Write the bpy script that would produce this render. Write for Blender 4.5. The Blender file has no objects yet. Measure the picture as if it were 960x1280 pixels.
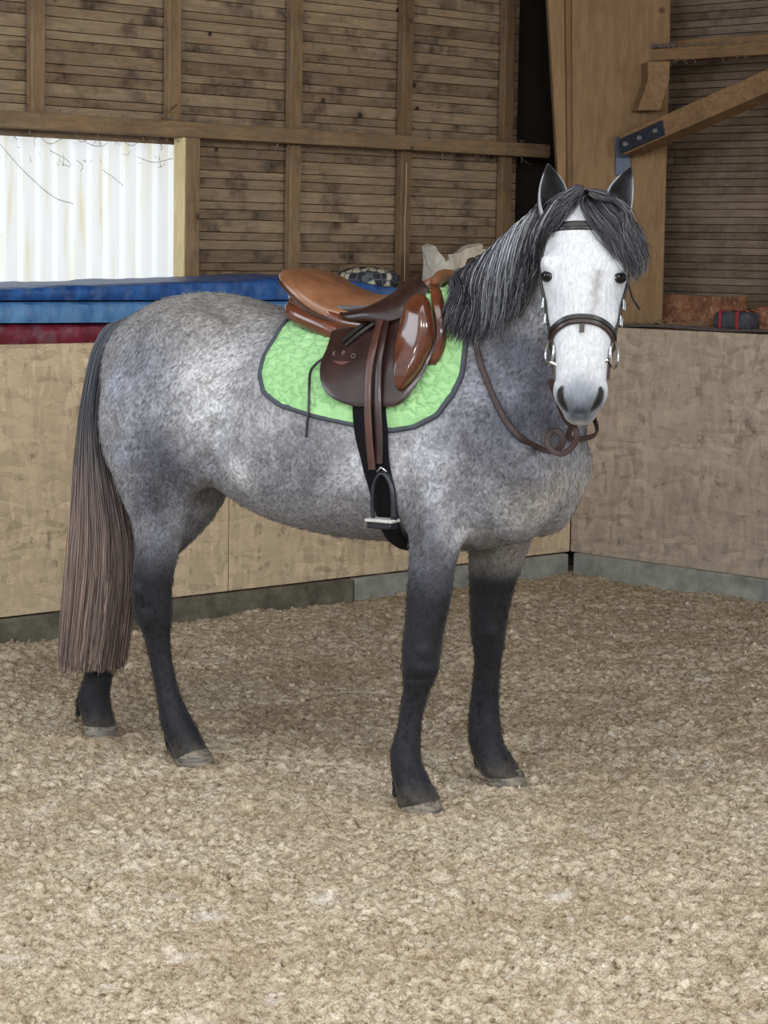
import bpy, bmesh, math, random
import numpy as np
from mathutils import Vector, Matrix, Euler
from mathutils.bvhtree import BVHTree
from mathutils.kdtree import KDTree
S = bpy.context.scene
COL = S.collection
RNG = random.Random(7)
NR = np.random.RandomState(11)

# ------------------------------------------------------------------ camera
FPX = 2925.0      # focal length in pixels of the 960 x 1280 frame
CAM_H = 1.62
PITCH = math.radians(6.466)
ROLL = math.radians(0.974)
cam_d = bpy.data.cameras.new('camera')
cam_d.sensor_fit = 'VERTICAL'; cam_d.sensor_height = 32.0; cam_d.sensor_width = 24.0
cam_d.lens = 32.0 * FPX / 1280.0
cam_d.clip_start = 0.05; cam_d.clip_end = 200
cam = bpy.data.objects.new('camera', cam_d); COL.objects.link(cam)
_f = Vector((0, math.cos(PITCH), -math.sin(PITCH))); _R = Vector((1, 0, 0)); _U = _R.cross(_f)
CR = _R * math.cos(ROLL) + _U * math.sin(ROLL)
CU = -_R * math.sin(ROLL) + _U * math.cos(ROLL)
CF = _f
CO = Vector((0, 0, CAM_H))
cam.matrix_world = Matrix((( CR.x, CU.x, -CF.x, CO.x), (CR.y, CU.y, -CF.y, CO.y), (CR.z, CU.z, -CF.z, CO.z), (0, 0, 0, 1)))
S.camera = cam

# ------------------------------------------------------------------ light
w = bpy.data.worlds.new('sky'); S.world = w; w.use_nodes = True
bg = w.node_tree.nodes['Background']
bg.inputs[0].default_value = (0.86, 0.93, 1.0, 1); bg.inputs[1].default_value = 1.08
def area(name, loc, target, sx, sy, power, col):
    l = bpy.data.lights.new(name, 'AREA'); l.shape = 'RECTANGLE'; l.size = sx; l.size_y = sy; l.energy = power; l.color = col
    o = bpy.data.objects.new(name, l); COL.objects.link(o); o.location = loc
    o.rotation_euler = (Vector(target) - Vector(loc)).to_track_quat('-Z', 'Y').to_euler(); return o
area('skylight_daylight', (-0.2, 4.6, 3.95), (-0.2, 6.2, 0), 5.0, 1.8, 88, (1.0, 0.97, 0.93))
area('side_daylight', (-4.4, 5.6, 2.2), (-0.4, 7.0, 0.9), 2.2, 1.6, 60, (0.78, 0.89, 1.0))
for _x, _y, _z, _p in ((-3.4, -0.6, 3.2, 130), (0.9, -1.6, 3.3, 135), (4.6, 1.0, 3.2, 150)):      # high windows behind the viewer
    area('hall_window', (_x, _y, _z), (0.2, 6.2, .6), 1.7, 1.0, _p, (1.0, 0.98, 0.95))
S.view_settings.view_transform = 'Standard'; S.view_settings.look = 'None'
S.view_settings.exposure = 0.0; S.view_settings.gamma = 1.0; S.view_settings.use_curve_mapping = False
S.cycles.use_denoising = True
S.cycles.max_bounces = 6; S.cycles.diffuse_bounces = 4; S.cycles.glossy_bounces = 3; S.cycles.transparent_max_bounces = 8

# ------------------------------------------------------------------ pixel <-> place helpers (960 x 1280 frame)
def ray(px, py): return CF + CR * ((px - 480) / FPX) - CU * ((py - 640) / FPX)
def P(px, py, Y):
    d = ray(px, py); return CO + d * (Y / d.y)
def proj(p):
    v = Vector(p) - CO; z = v.dot(CF); return 480 + FPX * v.dot(CR) / z, 640 - FPX * v.dot(CU) / z

# arena frame: x runs along the long wall towards the corner, y runs outwards through it
CN = Vector((0.949, 11.798, 0)); AANG = math.radians(44.0)
AX = Vector((math.cos(AANG), math.sin(AANG), 0)); AY = Vector((-math.sin(AANG), math.cos(AANG), 0))
def onL(px, py, y):      # hit the plane y=const parallel to the long wall -> arena coords
    d = ray(px, py); k = (y - (CO - CN).dot(AY)) / d.dot(AY); p = CO + d * k - CN; return Vector((p.dot(AX), p.dot(AY), p.z))
def onR(px, py, x):
    d = ray(px, py); k = (x - (CO - CN).dot(AX)) / d.dot(AX); p = CO + d * k - CN; return Vector((p.dot(AX), p.dot(AY), p.z))

# ------------------------------------------------------------------ object helpers
def link(name, me, mats, parent=None, arena=False, smooth=False):
    o = bpy.data.objects.new(name, me); COL.objects.link(o)
    if mats is not None:
        if not isinstance(mats, (list, tuple)): mats = [mats]
        if not me.materials:
            for m in mats: me.materials.append(m)
    if smooth: me.shade_smooth()
    if parent is not None: o.parent = parent
    elif arena: o.location = CN; o.rotation_euler = (0, 0, AANG)
    return o
def empty(name, loc=(0, 0, 0), arena=False):
    o = bpy.data.objects.new(name, None); COL.objects.link(o); o.empty_display_size = 0.1
    if arena: o.location = CN; o.rotation_euler = (0, 0, AANG)
    else: o.location = loc
    return o
def tag(o, label, cat, group=None):
    o['label'] = label; o['category'] = cat
    if group: o['group'] = group
    return o
def pydata(name, V, Fc):
    me = bpy.data.meshes.new(name); me.from_pydata([tuple(v) for v in V], [], [tuple(f) for f in Fc]); me.update(); return me
def box_bm(bm, c, s, rot=None, bev=0.0):
    M = Matrix.Translation(Vector(c)) @ (rot.to_4x4() if rot is not None else Matrix.Identity(4)) @ Matrix.Diagonal((s[0], s[1], s[2], 1))
    r = bmesh.ops.create_cube(bm, size=1.0, matrix=M)
    if bev:
        ed = list({e for v in r['verts'] for e in v.link_edges})
        bmesh.ops.bevel(bm, geom=ed, offset=bev, segments=1, affect='EDGES', profile=0.7)
def bm_mesh(bm, name):
    bmesh.ops.recalc_face_normals(bm, faces=bm.faces)
    me = bpy.data.meshes.new(name); bm.to_mesh(me); bm.free(); return me
def box(name, lo, hi, mat, parent=None, arena=True, bev=0.004):
    bm = bmesh.new(); lo = Vector(lo); hi = Vector(hi)
    box_bm(bm, (lo + hi) / 2, hi - lo, None, bev)
    return link(name, bm_mesh(bm, name), mat, parent, arena)
def catmull(pts, n):
    pts = [np.asarray(p, float) for p in pts]; out = []
    Pp = [2 * pts[0] - pts[1]] + pts + [2 * pts[-1] - pts[-2]]
    for i in range(len(pts) - 1):
        a, b, c, d = Pp[i:i + 4]
        for k in range(n):
            t = k / n
            out.append(0.5 * ((2 * b) + (-a + c) * t + (2 * a - 5 * b + 4 * c - d) * t * t + (-a + 3 * b - 3 * c + d) * t ** 3))
    out.append(pts[-1]); return np.array(out)
def frames(path, up0=None):
    path = np.asarray(path, float); n = len(path); T = np.gradient(path, axis=0); T /= np.linalg.norm(T, axis=1)[:, None] + 1e-12
    u = np.array(up0 if up0 is not None else (0, 0, 1.0), float)
    if abs(u @ T[0]) > 0.95: u = np.array((1.0, 0, 0))
    U = []
    for i in range(n):
        u = u - T[i] * (u @ T[i]); u /= np.linalg.norm(u) + 1e-12; U.append(u.copy())
    U = np.array(U); return T, U, np.cross(T, U)
def tube_data(path, rad, seg=8, rad2=None, up=None, caps=True):
    """swept ellipse; rad along frame U, rad2 along frame W"""
    path = np.asarray(path, float); n = len(path)
    rad = np.broadcast_to(np.asarray(rad, float), (n,)); rad2 = rad if rad2 is None else np.broadcast_to(np.asarray(rad2, float), (n,))
    if up is not None and np.ndim(up) == 2:
        T = np.gradient(path, axis=0); T /= np.linalg.norm(T, axis=1)[:, None]; U = np.asarray(up, float)
        U = U - T * (U * T).sum(1)[:, None]; U /= np.linalg.norm(U, axis=1)[:, None]; W = np.cross(T, U)
    else: T, U, W = frames(path, up)
    V = []; Fc = []
    for i in range(n):
        for k in range(seg):
            a = 2 * math.pi * k / seg
            V.append(path[i] + U[i] * rad[i] * math.cos(a) + W[i] * rad2[i] * math.sin(a))
    for i in range(n - 1):
        for k in range(seg):
            a = i * seg + k; b = i * seg + (k + 1) % seg; Fc.append((a, b, b + seg, a + seg))
    if caps:
        Fc.append(tuple(range(seg))[::-1]); Fc.append(tuple((n - 1) * seg + k for k in range(seg)))
    return V, Fc
def tube(name, path, rad, mat, parent=None, seg=8, rad2=None, up=None, arena=False, caps=True):
    V, Fc = tube_data(path, rad, seg, rad2, up, caps)
    return link(name, pydata(name, V, Fc), mat, parent, arena, smooth=True)
def strap_data(path, nrm, w, th, seg=4):
    """flat strap: path points, surface normals, width w, thickness th, rounded rectangle"""
    path = np.asarray(path, float); n = len(path); nrm = np.asarray(nrm, float)
    if nrm.ndim == 1: nrm = np.tile(nrm, (n, 1))
    w = np.broadcast_to(np.asarray(w, float), (n,))
    T = np.gradient(path, axis=0); T /= np.linalg.norm(T, axis=1)[:, None] + 1e-12
    N = nrm - T * (nrm * T).sum(1)[:, None]; N /= np.linalg.norm(N, axis=1)[:, None] + 1e-12
    B = np.cross(T, N); prof = [(-.5, 0), (-.5, .55), (-.38, 1), (.38, 1), (.5, .55), (.5, 0)]
    V = []; Fc = []; m = len(prof)
    for i in range(n):
        for (a, b) in prof: V.append(path[i] + B[i] * a * w[i] + N[i] * b * th)
    for i in range(n - 1):
        for k in range(m):
            a = i * m + k; b = i * m + (k + 1) % m; Fc.append((a, b, b + m, a + m))
    Fc.append(tuple(range(m))[::-1]); Fc.append(tuple((n - 1) * m + k for k in range(m)))
    return V, Fc
def strap(name, path, nrm, w, th, mat, parent=None):
    V, Fc = strap_data(path, nrm, w, th); me = pydata(name, V, Fc); o = link(name, me, mat, parent, False, smooth=True)
    me.set_sharp_from_angle(angle=math.radians(50)); return o
def join_data(lst):
    V = []; Fc = []
    for v, f in lst:
        b = len(V); V += [tuple(x) for x in v]; Fc += [tuple(i + b for i in q) for q in f]
    return V, Fc

# ------------------------------------------------------------------ noise (numpy)
_perm = NR.permutation(4096)
_gr = NR.uniform(-1, 1, (4096, 3)); _gr /= np.linalg.norm(_gr, axis=1)[:, None]
def perlin(p):
    p = np.asarray(p, float); i = np.floor(p).astype(np.int64); f = p - i; u = f * f * f * (f * (f * 6 - 15) + 10)
    def g(dx, dy, dz):
        h = _perm[(_perm[(_perm[(i[:, 0] + dx) & 4095] + i[:, 1] + dy) & 4095] + i[:, 2] + dz) & 4095]
        return (_gr[h] * (f - np.array((dx, dy, dz)))).sum(1)
    L = lambda a, b, t: a + (b - a) * t
    x0 = L(g(0, 0, 0), g(1, 0, 0), u[:, 0]); x1 = L(g(0, 1, 0), g(1, 1, 0), u[:, 0])
    y0 = L(g(0, 0, 1), g(1, 0, 1), u[:, 0]); y1 = L(g(0, 1, 1), g(1, 1, 1), u[:, 0])
    return L(L(x0, x1, u[:, 1]), L(y0, y1, u[:, 1]), u[:, 2])
def sstep(a, b, x): 
    t = np.clip((x - a) / (b - a), 0, 1); return t * t * (3 - 2 * t)

# ------------------------------------------------------------------ materials
def srgb(r, g, b):
    c = [v / 255 for v in (r, g, b)]; return tuple((v / 12.92 if v <= .04045 else ((v + .055) / 1.055) ** 2.4) for v in c) + (1,)
class NT:
    def __init__(s, name):
        s.m = bpy.data.materials.new(name); s.m.use_nodes = True; s.t = s.m.node_tree; s.b = s.t.nodes['Principled BSDF']; s.out = s.t.nodes['Material Output']
    def n(s, ty, **kw):
        nd = s.t.nodes.new(ty)
        for k, v in kw.items(): setattr(nd, k, v)
        return nd
    def set(s, sock, v):
        if isinstance(v, bpy.types.NodeSocket): s.t.links.new(v, sock)
        else: sock.default_value = v
    def P(s, **kw):
        for k, v in kw.items(): s.set(s.b.inputs[k.replace('_', ' ')], v)
    def coord(s, scale=(1, 1, 1), rnd=False, kind='Object', warp=0, wscale=3):
        tc = s.n('ShaderNodeTexCoord'); v = tc.outputs[kind]
        if rnd:
            oi = s.n('ShaderNodeObjectInfo'); m = s.n('ShaderNodeVectorMath', operation='SCALE'); m.inputs[0].default_value = (31.7, 17.3, 23.1)
            s.set(m.inputs['Scale'], oi.outputs['Random']); a = s.n('ShaderNodeVectorMath', operation='ADD'); s.set(a.inputs[0], v); s.set(a.inputs[1], m.outputs[0]); v = a.outputs[0]
        if warp:
            nz = s.n('ShaderNodeTexNoise'); nz.inputs['Scale'].default_value = wscale; s.set(nz.inputs['Vector'], v)
            q = s.n('ShaderNodeVectorMath', operation='MULTIPLY_ADD'); s.set(q.inputs[0], nz.outputs['Color']); q.inputs[1].default_value = (warp,) * 3; s.set(q.inputs[2], v); v = q.outputs[0]
        mp = s.n('ShaderNodeMapping'); mp.inputs['Scale'].default_value = scale; s.set(mp.inputs['Vector'], v); return mp.outputs[0]
    def noise(s, vec, scale, detail=4, rough=.55, dist=0.0):
        nd = s.n('ShaderNodeTexNoise'); s.set(nd.inputs['Vector'], vec); nd.inputs['Scale'].default_value = scale; nd.inputs['Detail'].default_value = detail
        nd.inputs['Roughness'].default_value = rough; nd.inputs['Distortion'].default_value = dist; return nd.outputs['Fac']
    def voro(s, vec, scale, feature='F1', out='Distance', rand=1.0):
        nd = s.n('ShaderNodeTexVoronoi', feature=feature); s.set(nd.inputs['Vector'], vec); nd.inputs['Scale'].default_value = scale; nd.inputs['Randomness'].default_value = rand; return nd.outputs[out]
    def ramp(s, fac, stops, interp='LINEAR'):
        nd = s.n('ShaderNodeValToRGB'); e = nd.color_ramp.elements; nd.color_ramp.interpolation = interp
        while len(e) < len(stops): e.new(0.5)
        for el, (p, c) in zip(e, stops): el.position = p; el.color = c if not isinstance(c, (int, float)) else (c, c, c, 1)
        s.set(nd.inputs[0], fac); return nd.outputs[0]
    def mix(s, fac, a, b, mode='MIX'):
        nd = s.n('ShaderNodeMix', data_type='RGBA', blend_type=mode); s.set(nd.inputs[0], fac); s.set(nd.inputs[6], a); s.set(nd.inputs[7], b); return nd.outputs[2]
    def math(s, op, a, b=0.0, clamp=False):
        nd = s.n('ShaderNodeMath', operation=op, use_clamp=clamp); s.set(nd.inputs[0], a); s.set(nd.inputs[1], b); return nd.outputs[0]
    def bump(s, h, dist=.002, strength=1.0, normal=None):
        nd = s.n('ShaderNodeBump'); nd.inputs['Strength'].default_value = strength; nd.inputs['Distance'].default_value = dist; s.set(nd.inputs['Height'], h)
        if normal is not None: s.set(nd.inputs['Normal'], normal)
        return nd.outputs[0]
    def attr(s, name, out='Color'):
        nd = s.n('ShaderNodeAttribute'); nd.attribute_name = name; return nd.outputs[out]
    def rnd(s): return s.n('ShaderNodeObjectInfo').outputs['Random']
    def sep(s, v, i): nd = s.n('ShaderNodeSeparateXYZ'); s.set(nd.inputs[0], v); return nd.outputs[i]

def wood(name, light, mid, dark, axis=0, knots=True, stain=.5, bump=.0012, rough=.85, dust=None):
    t = NT(name); sc = [9, 9, 9]; sc[axis] = 1.0
    v = t.coord(tuple(sc), rnd=True, warp=.02, wscale=4)
    g = t.noise(v, 4.5, 6, .62, .6); g2 = t.noise(v, 14, 3, .6)
    c = t.ramp(g, [(.30, mid), (.62, light)])
    c = t.mix(t.ramp(g2, [(.35, 0.0), (.62, .5)]), c, mid)
    st = t.noise(t.coord((1.6, 1.6, 1.6), rnd=True), 3.2, 5, .6); sf = t.ramp(st, [(.50, 0.0), (.72, stain)])
    c = t.mix(sf, c, dark)
    r = t.rnd(); c = t.mix(t.math('MULTIPLY', r, .50), c, mid, 'MULTIPLY')
    if knots:
        k = t.voro(t.coord((3.2, 3.2, 3.2), rnd=True), 1.3); kk = t.ramp(k, [(.05, 1.0), (.085, 0.0)]); c = t.mix(kk, c, dark)
    if dust:
        d = t.noise(t.coord((1, 1, 1)), 9, 6, .7); c = t.mix(t.ramp(d, [(.45, 0.0), (.7, .45)]), c, dust)
    h = t.mix(.5, g, g2)
    t.P(Base_Color=c, Roughness=rough, Normal=t.bump(h, bump)); t.b.inputs['Specular IOR Level'].default_value = .25
    return t.m
def plain(name, col, rough=.5, metal=0.0, var=.15, nscale=30, bump=.0004, spec=.5, coat=0.0):
    t = NT(name); v = t.coord(); n1 = t.noise(v, nscale, 5, .6)
    dk = tuple(x * (1 - var * 1.5) for x in col[:3]) + (1,); lt = tuple(min(1, x * (1 + var)) for x in col[:3]) + (1,)
    t.P(Base_Color=t.ramp(n1, [(.3, dk), (.7, lt)]), Roughness=rough, Metallic=metal, Normal=t.bump(t.noise(v, nscale * 4, 3), bump))
    t.b.inputs['Specular IOR Level'].default_value = spec; t.b.inputs['Coat Weight'].default_value = coat; return t.m
# ================================================================== THE HALL
def osb_mat(name, tint, contrast=1.0, dustz=True):
    t = NT(name); v = t.coord((1, 1, 1), rnd=True, warp=.06, wscale=5)
    A = t.coord((9, 9, 36), rnd=True, warp=.10, wscale=5)
    f1 = t.voro(A, 1.1, 'F1', 'Color'); B = t.coord((36, 36, 10), rnd=True, warp=.10, wscale=5); f2 = t.voro(B, 1.0, 'F1', 'Color')
    s1 = t.sep(f1, 0); s2 = t.sep(f2, 1)
    lt = tuple(min(1, x * 1.40) for x in tint[:3]) + (1,); dk = tuple(x * .50 for x in tint[:3]) + (1,)
    c = t.ramp(s1, [(.0, dk), (.35, tint), (.75, tint), (1, lt)]); c2 = t.ramp(s2, [(.0, dk), (.5, tint), (1, lt)])
    c = t.mix(.45, c, c2)
    e = t.voro(A, 1.1, 'DISTANCE_TO_EDGE'); ef = t.ramp(e, [(.0, .55), (.035, 0.0)])
    msk = t.ramp(t.noise(v, 3.5, 3), [(.42, 0.0), (.6, 1.0)]); c = t.mix(t.math('MULTIPLY', ef, msk), c, srgb(92, 78, 62))
    d = t.noise(v, 2.6, 5, .6); c = t.mix(t.ramp(d, [(.35, .65), (.65, .15)]), c, tint)
    dr = t.ramp(t.noise(t.coord((1, 1, .8), rnd=True), 14, 5, .75), [(.56, 0.0), (.70, .7)]); c = t.mix(dr, c, srgb(98, 88, 76))
    lg = t.ramp(t.noise(t.coord((2, 2, 2)), 7, 6, .7), [(.55, 0.0), (.75, .4)]); c = t.mix(lg, c, srgb(205, 190, 165))
    t.P(Base_Color=c, Roughness=.9, Normal=t.bump(t.mix(.6, s1, e), .0016)); t.b.inputs['Specular IOR Level'].default_value = .2
    return t.m
M_osbL = osb_mat('osb_board_dusty', srgb(204, 184, 154)); M_osbR = osb_mat('osb_board_grey', srgb(176, 162, 146))
M_board = wood('weathered_boards', srgb(180, 158, 128), srgb(140, 120, 96), srgb(48, 38, 34), axis=0, stain=.95, knots=True, dust=srgb(142, 132, 120))
M_boardR = wood('weathered_boards_grey', srgb(152, 134, 114), srgb(122, 106, 90), srgb(72, 60, 54), axis=1, stain=.6, dust=srgb(138, 130, 122))
M_stud = wood('stud_timber', srgb(166, 140, 106), srgb(130, 106, 78), srgb(84, 66, 50), axis=2, stain=.5, dust=srgb(120, 108, 96))
M_rail = wood('rail_timber', srgb(168, 140, 106), srgb(134, 110, 82), srgb(88, 70, 54), axis=0, stain=.45, dust=srgb(112, 104, 96))
M_railR = wood('rail_timber_right', srgb(158, 126, 92), srgb(122, 96, 70), srgb(72, 54, 42), axis=1, stain=.4)
M_glulam = wood('glulam_timber', srgb(162, 134, 100), srgb(138, 110, 80), srgb(96, 70, 50), axis=2, stain=.3)
M_lit_reveal = wood('lit_reveal_timber', srgb(236, 220, 176), srgb(216, 196, 150), srgb(160, 134, 98), axis=2, stain=.2)  # stud timber painted pale to stand in for window light on it
M_back = plain('outer_cladding_dark', srgb(40, 34, 30), .9)
M_steel = plain('galvanised_plate', srgb(70, 78, 92), .45, .7, nscale=60)
M_bolt = plain('bolt_steel', srgb(190, 194, 200), .35, .8)
M_kickD = plain('weathered_kick_plank', srgb(104, 102, 88), .85, 0, .35, 12, .001)
M_kickG = plain('grey_kick_plank', srgb(150, 152, 146), .8, 0, .25, 10, .001)
M_dust = plain('cobweb_dust', srgb(120, 112, 106), 1.0)

# floor --------------------------------------------------------------------------
def sand_mat():
    t = NT('arena_sand'); v = t.coord()
    n1 = t.noise(v, 2.2, 5, .6); n2 = t.noise(v, 38, 6, .7); n3 = t.noise(v, 160, 3, .6)
    c = t.ramp(n2, [(.31, srgb(98, 84, 66)), (.47, srgb(186, 171, 146)), (.69, srgb(234, 224, 205))])
    c = t.mix(t.ramp(n1, [(.35, .45), (.62, 0.0)]), c, srgb(150, 127, 98))
    c = t.mix(t.ramp(n3, [(.34, .65), (.46, 0.0)]), c, srgb(104, 86, 66))
    c = t.mix(t.ramp(t.noise(v, 5.5, 4), [(.62, 0.0), (.72, .5)]), c, srgb(225, 220, 210))
    t.P(Base_Color=c, Roughness=.95, Normal=t.bump(t.mix(.5, n2, n3), .011)); t.b.inputs['Specular IOR Level'].default_value = .15
    return t.m
M_sand = sand_mat()
def ground_h(x, y):
    x = np.asarray(x, float); y = np.asarray(y, float); z0 = np.zeros_like(x)
    q = lambda s, o: perlin(np.stack([x * s + o, y * s - o, z0 + o * .37], 1))
    h = .020 * q(1.6, 3.1) + .016 * q(4.5, 9.7)
    wx = q(7, 6.6) * .9; h += .034 * np.abs(q(10, 4.4)) + .030 * np.abs(perlin(np.stack([x * 22 + wx, y * 22 - wx, z0 + 3.1], 1))) + .026 * np.abs(q(48, 2.2)) + .016 * np.abs(q(90, 5.5))
    # hoof prints trodden in the sand
    return h - .024
hoof_px = dict(right_fore=(522, 1013), left_fore=(630, 978), right_hind=(240, 952), left_hind=(123, 918))
def Gp(px, py, z=0.0):
    d = ray(px, py); return CO + d * ((z - CAM_H) / d.z)
HOOF = {k: Gp(*v) for k, v in hoof_px.items()}
def build_floor():
    nx, ny = 520, 1000; ty = np.linspace(0, 1, ny); Y = 4.1 + (14.2 - 4.1) * (ty ** 1.25); tx = np.linspace(-1, 1, nx)
    hw = 1.25 + (Y - 4.1) * .30
    X = tx[None, :] * hw[:, None]; YY = np.repeat(Y[:, None], nx, 1); x = X.ravel(); y = YY.ravel(); h = ground_h(x, y)
    for k, p in HOOF.items():
        d2 = (x - p.x) ** 2 + (y - p.y) ** 2; wgt = np.exp(-(d2 / .085 ** 2) ** 2); h = h * (1 - .8 * wgt) + (-.004) * wgt + .012 * np.exp(-((np.sqrt(d2) - .12) / .035) ** 2)
    # shallow hoof marks
    for i in range(42):
        cx, cy = NR.uniform(-2.2, 2.2), NR.uniform(4.6, 11); r = .06; d = np.sqrt((x - cx) ** 2 + (y - cy) ** 2)
        h += -.022 * np.exp(-(d / r) ** 4) + .008 * np.exp(-((d - r * 1.35) / .03) ** 2)
    edge = np.minimum(sstep(0, .06, (1 - np.abs(np.tile(tx, ny)))), sstep(0, .02, 1 - np.repeat(ty, nx))) ; h = h * edge - .03 * (1 - edge)
    co = np.stack([x, y, h], 1).astype(np.float32)
    idx = np.arange(nx * ny).reshape(ny, nx); q = np.stack([idx[:-1, :-1], idx[:-1, 1:], idx[1:, 1:], idx[1:, :-1]], -1).reshape(-1, 4)
    me = bpy.data.meshes.new('floor'); me.vertices.add(len(co)); me.vertices.foreach_set('co', co.ravel())
    me.loops.add(q.size); me.loops.foreach_set('vertex_index', q.ravel().astype(np.int32)); me.polygons.add(len(q))
    me.polygons.foreach_set('loop_start', np.arange(0, q.size, 4, dtype=np.int32)); me.update(calc_edges=True); me.validate()
    o = link('floor', me, M_sand, smooth=True); o['kind'] = 'structure'; return o
floor = build_floor()
bm = bmesh.new(); bmesh.ops.create_grid(bm, x_segments=40, y_segments=40, size=14, matrix=Matrix.Translation((0, 2, -.045)))
o = link('floor', bm_mesh(bm, 'floor_far'), M_sand); o['kind'] = 'structure'
# loose clods of sand lying on top
def build_clods():
    ico = bmesh.new(); bmesh.ops.create_icosphere(ico, subdivisions=1, radius=1); bv = np.array([v.co[:] for v in ico.verts]); bf = np.array([[v.index for v in f.verts] for f in ico.faces]); ico.free()
    N = 9000; Y = 4.3 + 7.6 * NR.rand(N) ** 1.2; X = (NR.rand(N) * 2 - 1) * (1.0 + (Y - 4.1) * .28)
    keep = ~(((X - CN.x) * AX.x + (Y - CN.y) * AX.y > -.03) | ((X - CN.x) * AY.x + (Y - CN.y) * AY.y > -.03)); X = X[keep]; Y = Y[keep]; N = len(X)
    h = ground_h(X, Y); r = .003 + .010 * NR.rand(N) ** 3
    V = bv[None] * (1 + NR.uniform(-.35, .35, (N, len(bv), 1))); sc = NR.uniform(.6, 1.3, (N, 1, 3)); V = V * sc * r[:, None, None]
    V[:, :, 0] += X[:, None]; V[:, :, 1] += Y[:, None]; V[:, :, 2] += h[:, None] + r[:, None] * .15
    Fc = bf[None] + (np.arange(N) * len(bv))[:, None, None]
    me = bpy.data.meshes.new('sand_clods'); me.from_pydata(V.reshape(-1, 3).tolist(), [], Fc.reshape(-1, 3).tolist()); me.update()
    o = link('sand_clods', me, M_sand, smooth=True); o['kind'] = 'stuff'; o['label'] = 'loose crumbs of beige sand strewn over the arena floor'; o['category'] = 'sand'
build_clods()

# boarded outer walls ---------------------------------------------------------------
YO = .60          # front face of studs, long wall
ZT = 4.12          # wall top
STX = [-2.80 - .75, -2.805, -2.045, -1.30, -.555, .185]      # stud centres along long wall
wallL = empty('wall_left', arena=True); wallL['kind'] = 'structure'
wallR = empty('wall_right', arena=True); wallR['kind'] = 'structure'
WIN = (-4.6, -2.08, 1.30, 2.10)    # window opening x0,x1,z0,z1 in the long wall
def board_mesh(L, h, axis):
    bm = bmesh.new(); th = .016
    rot = Euler((0, 0, 0)).to_matrix()
    if axis == 0: box_bm(bm, (0, 0, 0), (L - .003, th, h - .003), Matrix.Rotation(math.radians(3.5), 3, 'X'), .0015)
    else: box_bm(bm, (0, 0, 0), (th, L - .003, h - .003), Matrix.Rotation(math.radians(-4), 3, 'Y'), .0015)
    return bm_mesh(bm, 'board')
_bm = {}
def put_board(wall, axis, a0, a1, z, h, mat):
    L = round(a1 - a0, 3); k = (axis, L, h)
    if k not in _bm: _bm[k] = board_mesh(L, h, axis)
    o = link('board', _bm[k], mat, wall)
    c = (a0 + a1) / 2
    o.location = (c, YO + .13, z) if axis == 0 else (YO + .13, c, z)
heights = [.060, .046, .038]
z = 1.10; i = 0
joints = [-6.5, -5.05, -3.555, -2.80, -2.045, -1.30, -.555, .185, .72]
while z < 4.06:
    h = heights[i % 3]; zc = z + h / 2
    sel = {0: [-6.5, -3.555, -1.30, .31], 1: [-6.5, -5.05, -2.80, -.555, .31], 2: [-6.5, -4.30, -2.045, .31], 3: [-6.5, -3.555, -2.045, -.555, .31]}[RNG.randrange(4)]
    for a, b in zip(sel[:-1], sel[1:]):
        if WIN[2] - .04 < zc < WIN[3] - .03:
            a = max(a, -1.965);
            if b <= a + .02: continue
        put_board(wallL, 0, a, b, zc, h, M_board)
    z += h; i += 1
z = 1.30; i = 0
while z < 4.06:
    h = .040 if i % 2 else .037
    sel = RNG.choice([[-4.4, -2.2, .0, .72], [-4.4, -1.45, .72], [-4.4, -2.95, -.75, .72]])
    for a, b in zip(sel[:-1], sel[1:]): put_board(wallR, 1, a, b, z + h / 2, h, M_boardR)
    z += h; i += 1
bm = bmesh.new()   # outer cladding behind the boards keeps the sky out (leaves the window open)
box_bm(bm, ((-1.88 + .85) / 2, YO + .20, 2.06), (.85 + 1.88, .05, 4.12)); box_bm(bm, ((-6.6 - 1.87) / 2, YO + .20, (WIN[3] + 4.12) / 2), (6.6 - 1.87, .05, 4.12 - WIN[3]))
box_bm(bm, ((-6.6 + WIN[1]) / 2, YO + .20, WIN[2] / 2), (WIN[1] + 6.6, .05, WIN[2]))
box_bm(bm, ((-6.6 + WIN[0]) / 2, YO + .20, (WIN[2] + WIN[3]) / 2), (WIN[0] + 6.6, .05, WIN[3] - WIN[2]))
link('cladding', bm_mesh(bm, 'cladding'), M_back, wallL)
bm = bmesh.new(); box_bm(bm, (YO + .20, -1.8, 2.06), (.05, 5.3, 4.12)); link('cladding', bm_mesh(bm, 'claddingR'), M_back, wallR)
# studs, long wall
def stud_mesh(w, d, z0, z1, name='stud'):
    bm = bmesh.new(); box_bm(bm, (0, 0, (z0 + z1) / 2), (w, d, z1 - z0), None, .004)
    return bm_mesh(bm, name)
m_hi = stud_mesh(.072, .045, 2.172, ZT); m_lo = stud_mesh(.070, .042, 1.1, 2.102)
for k, x in enumerate(STX + [-4.35, -5.1]):
    o = link('stud', m_hi, M_stud, wallL); o.location = (x - .006, YO + .085, 0)
    if x > -1.9: o = link('stud', m_lo, M_stud, wallL); o.location = (x - .004, YO + .086, 0)
box('rail', (-6.5, YO - .0, 2.102), (.44, YO + .10, 2.172), M_rail, wallL, False)
box('rail', (-6.5, YO - .02, 3.55), (.44, YO + .10, 3.67), M_rail, wallL, False)
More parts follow.
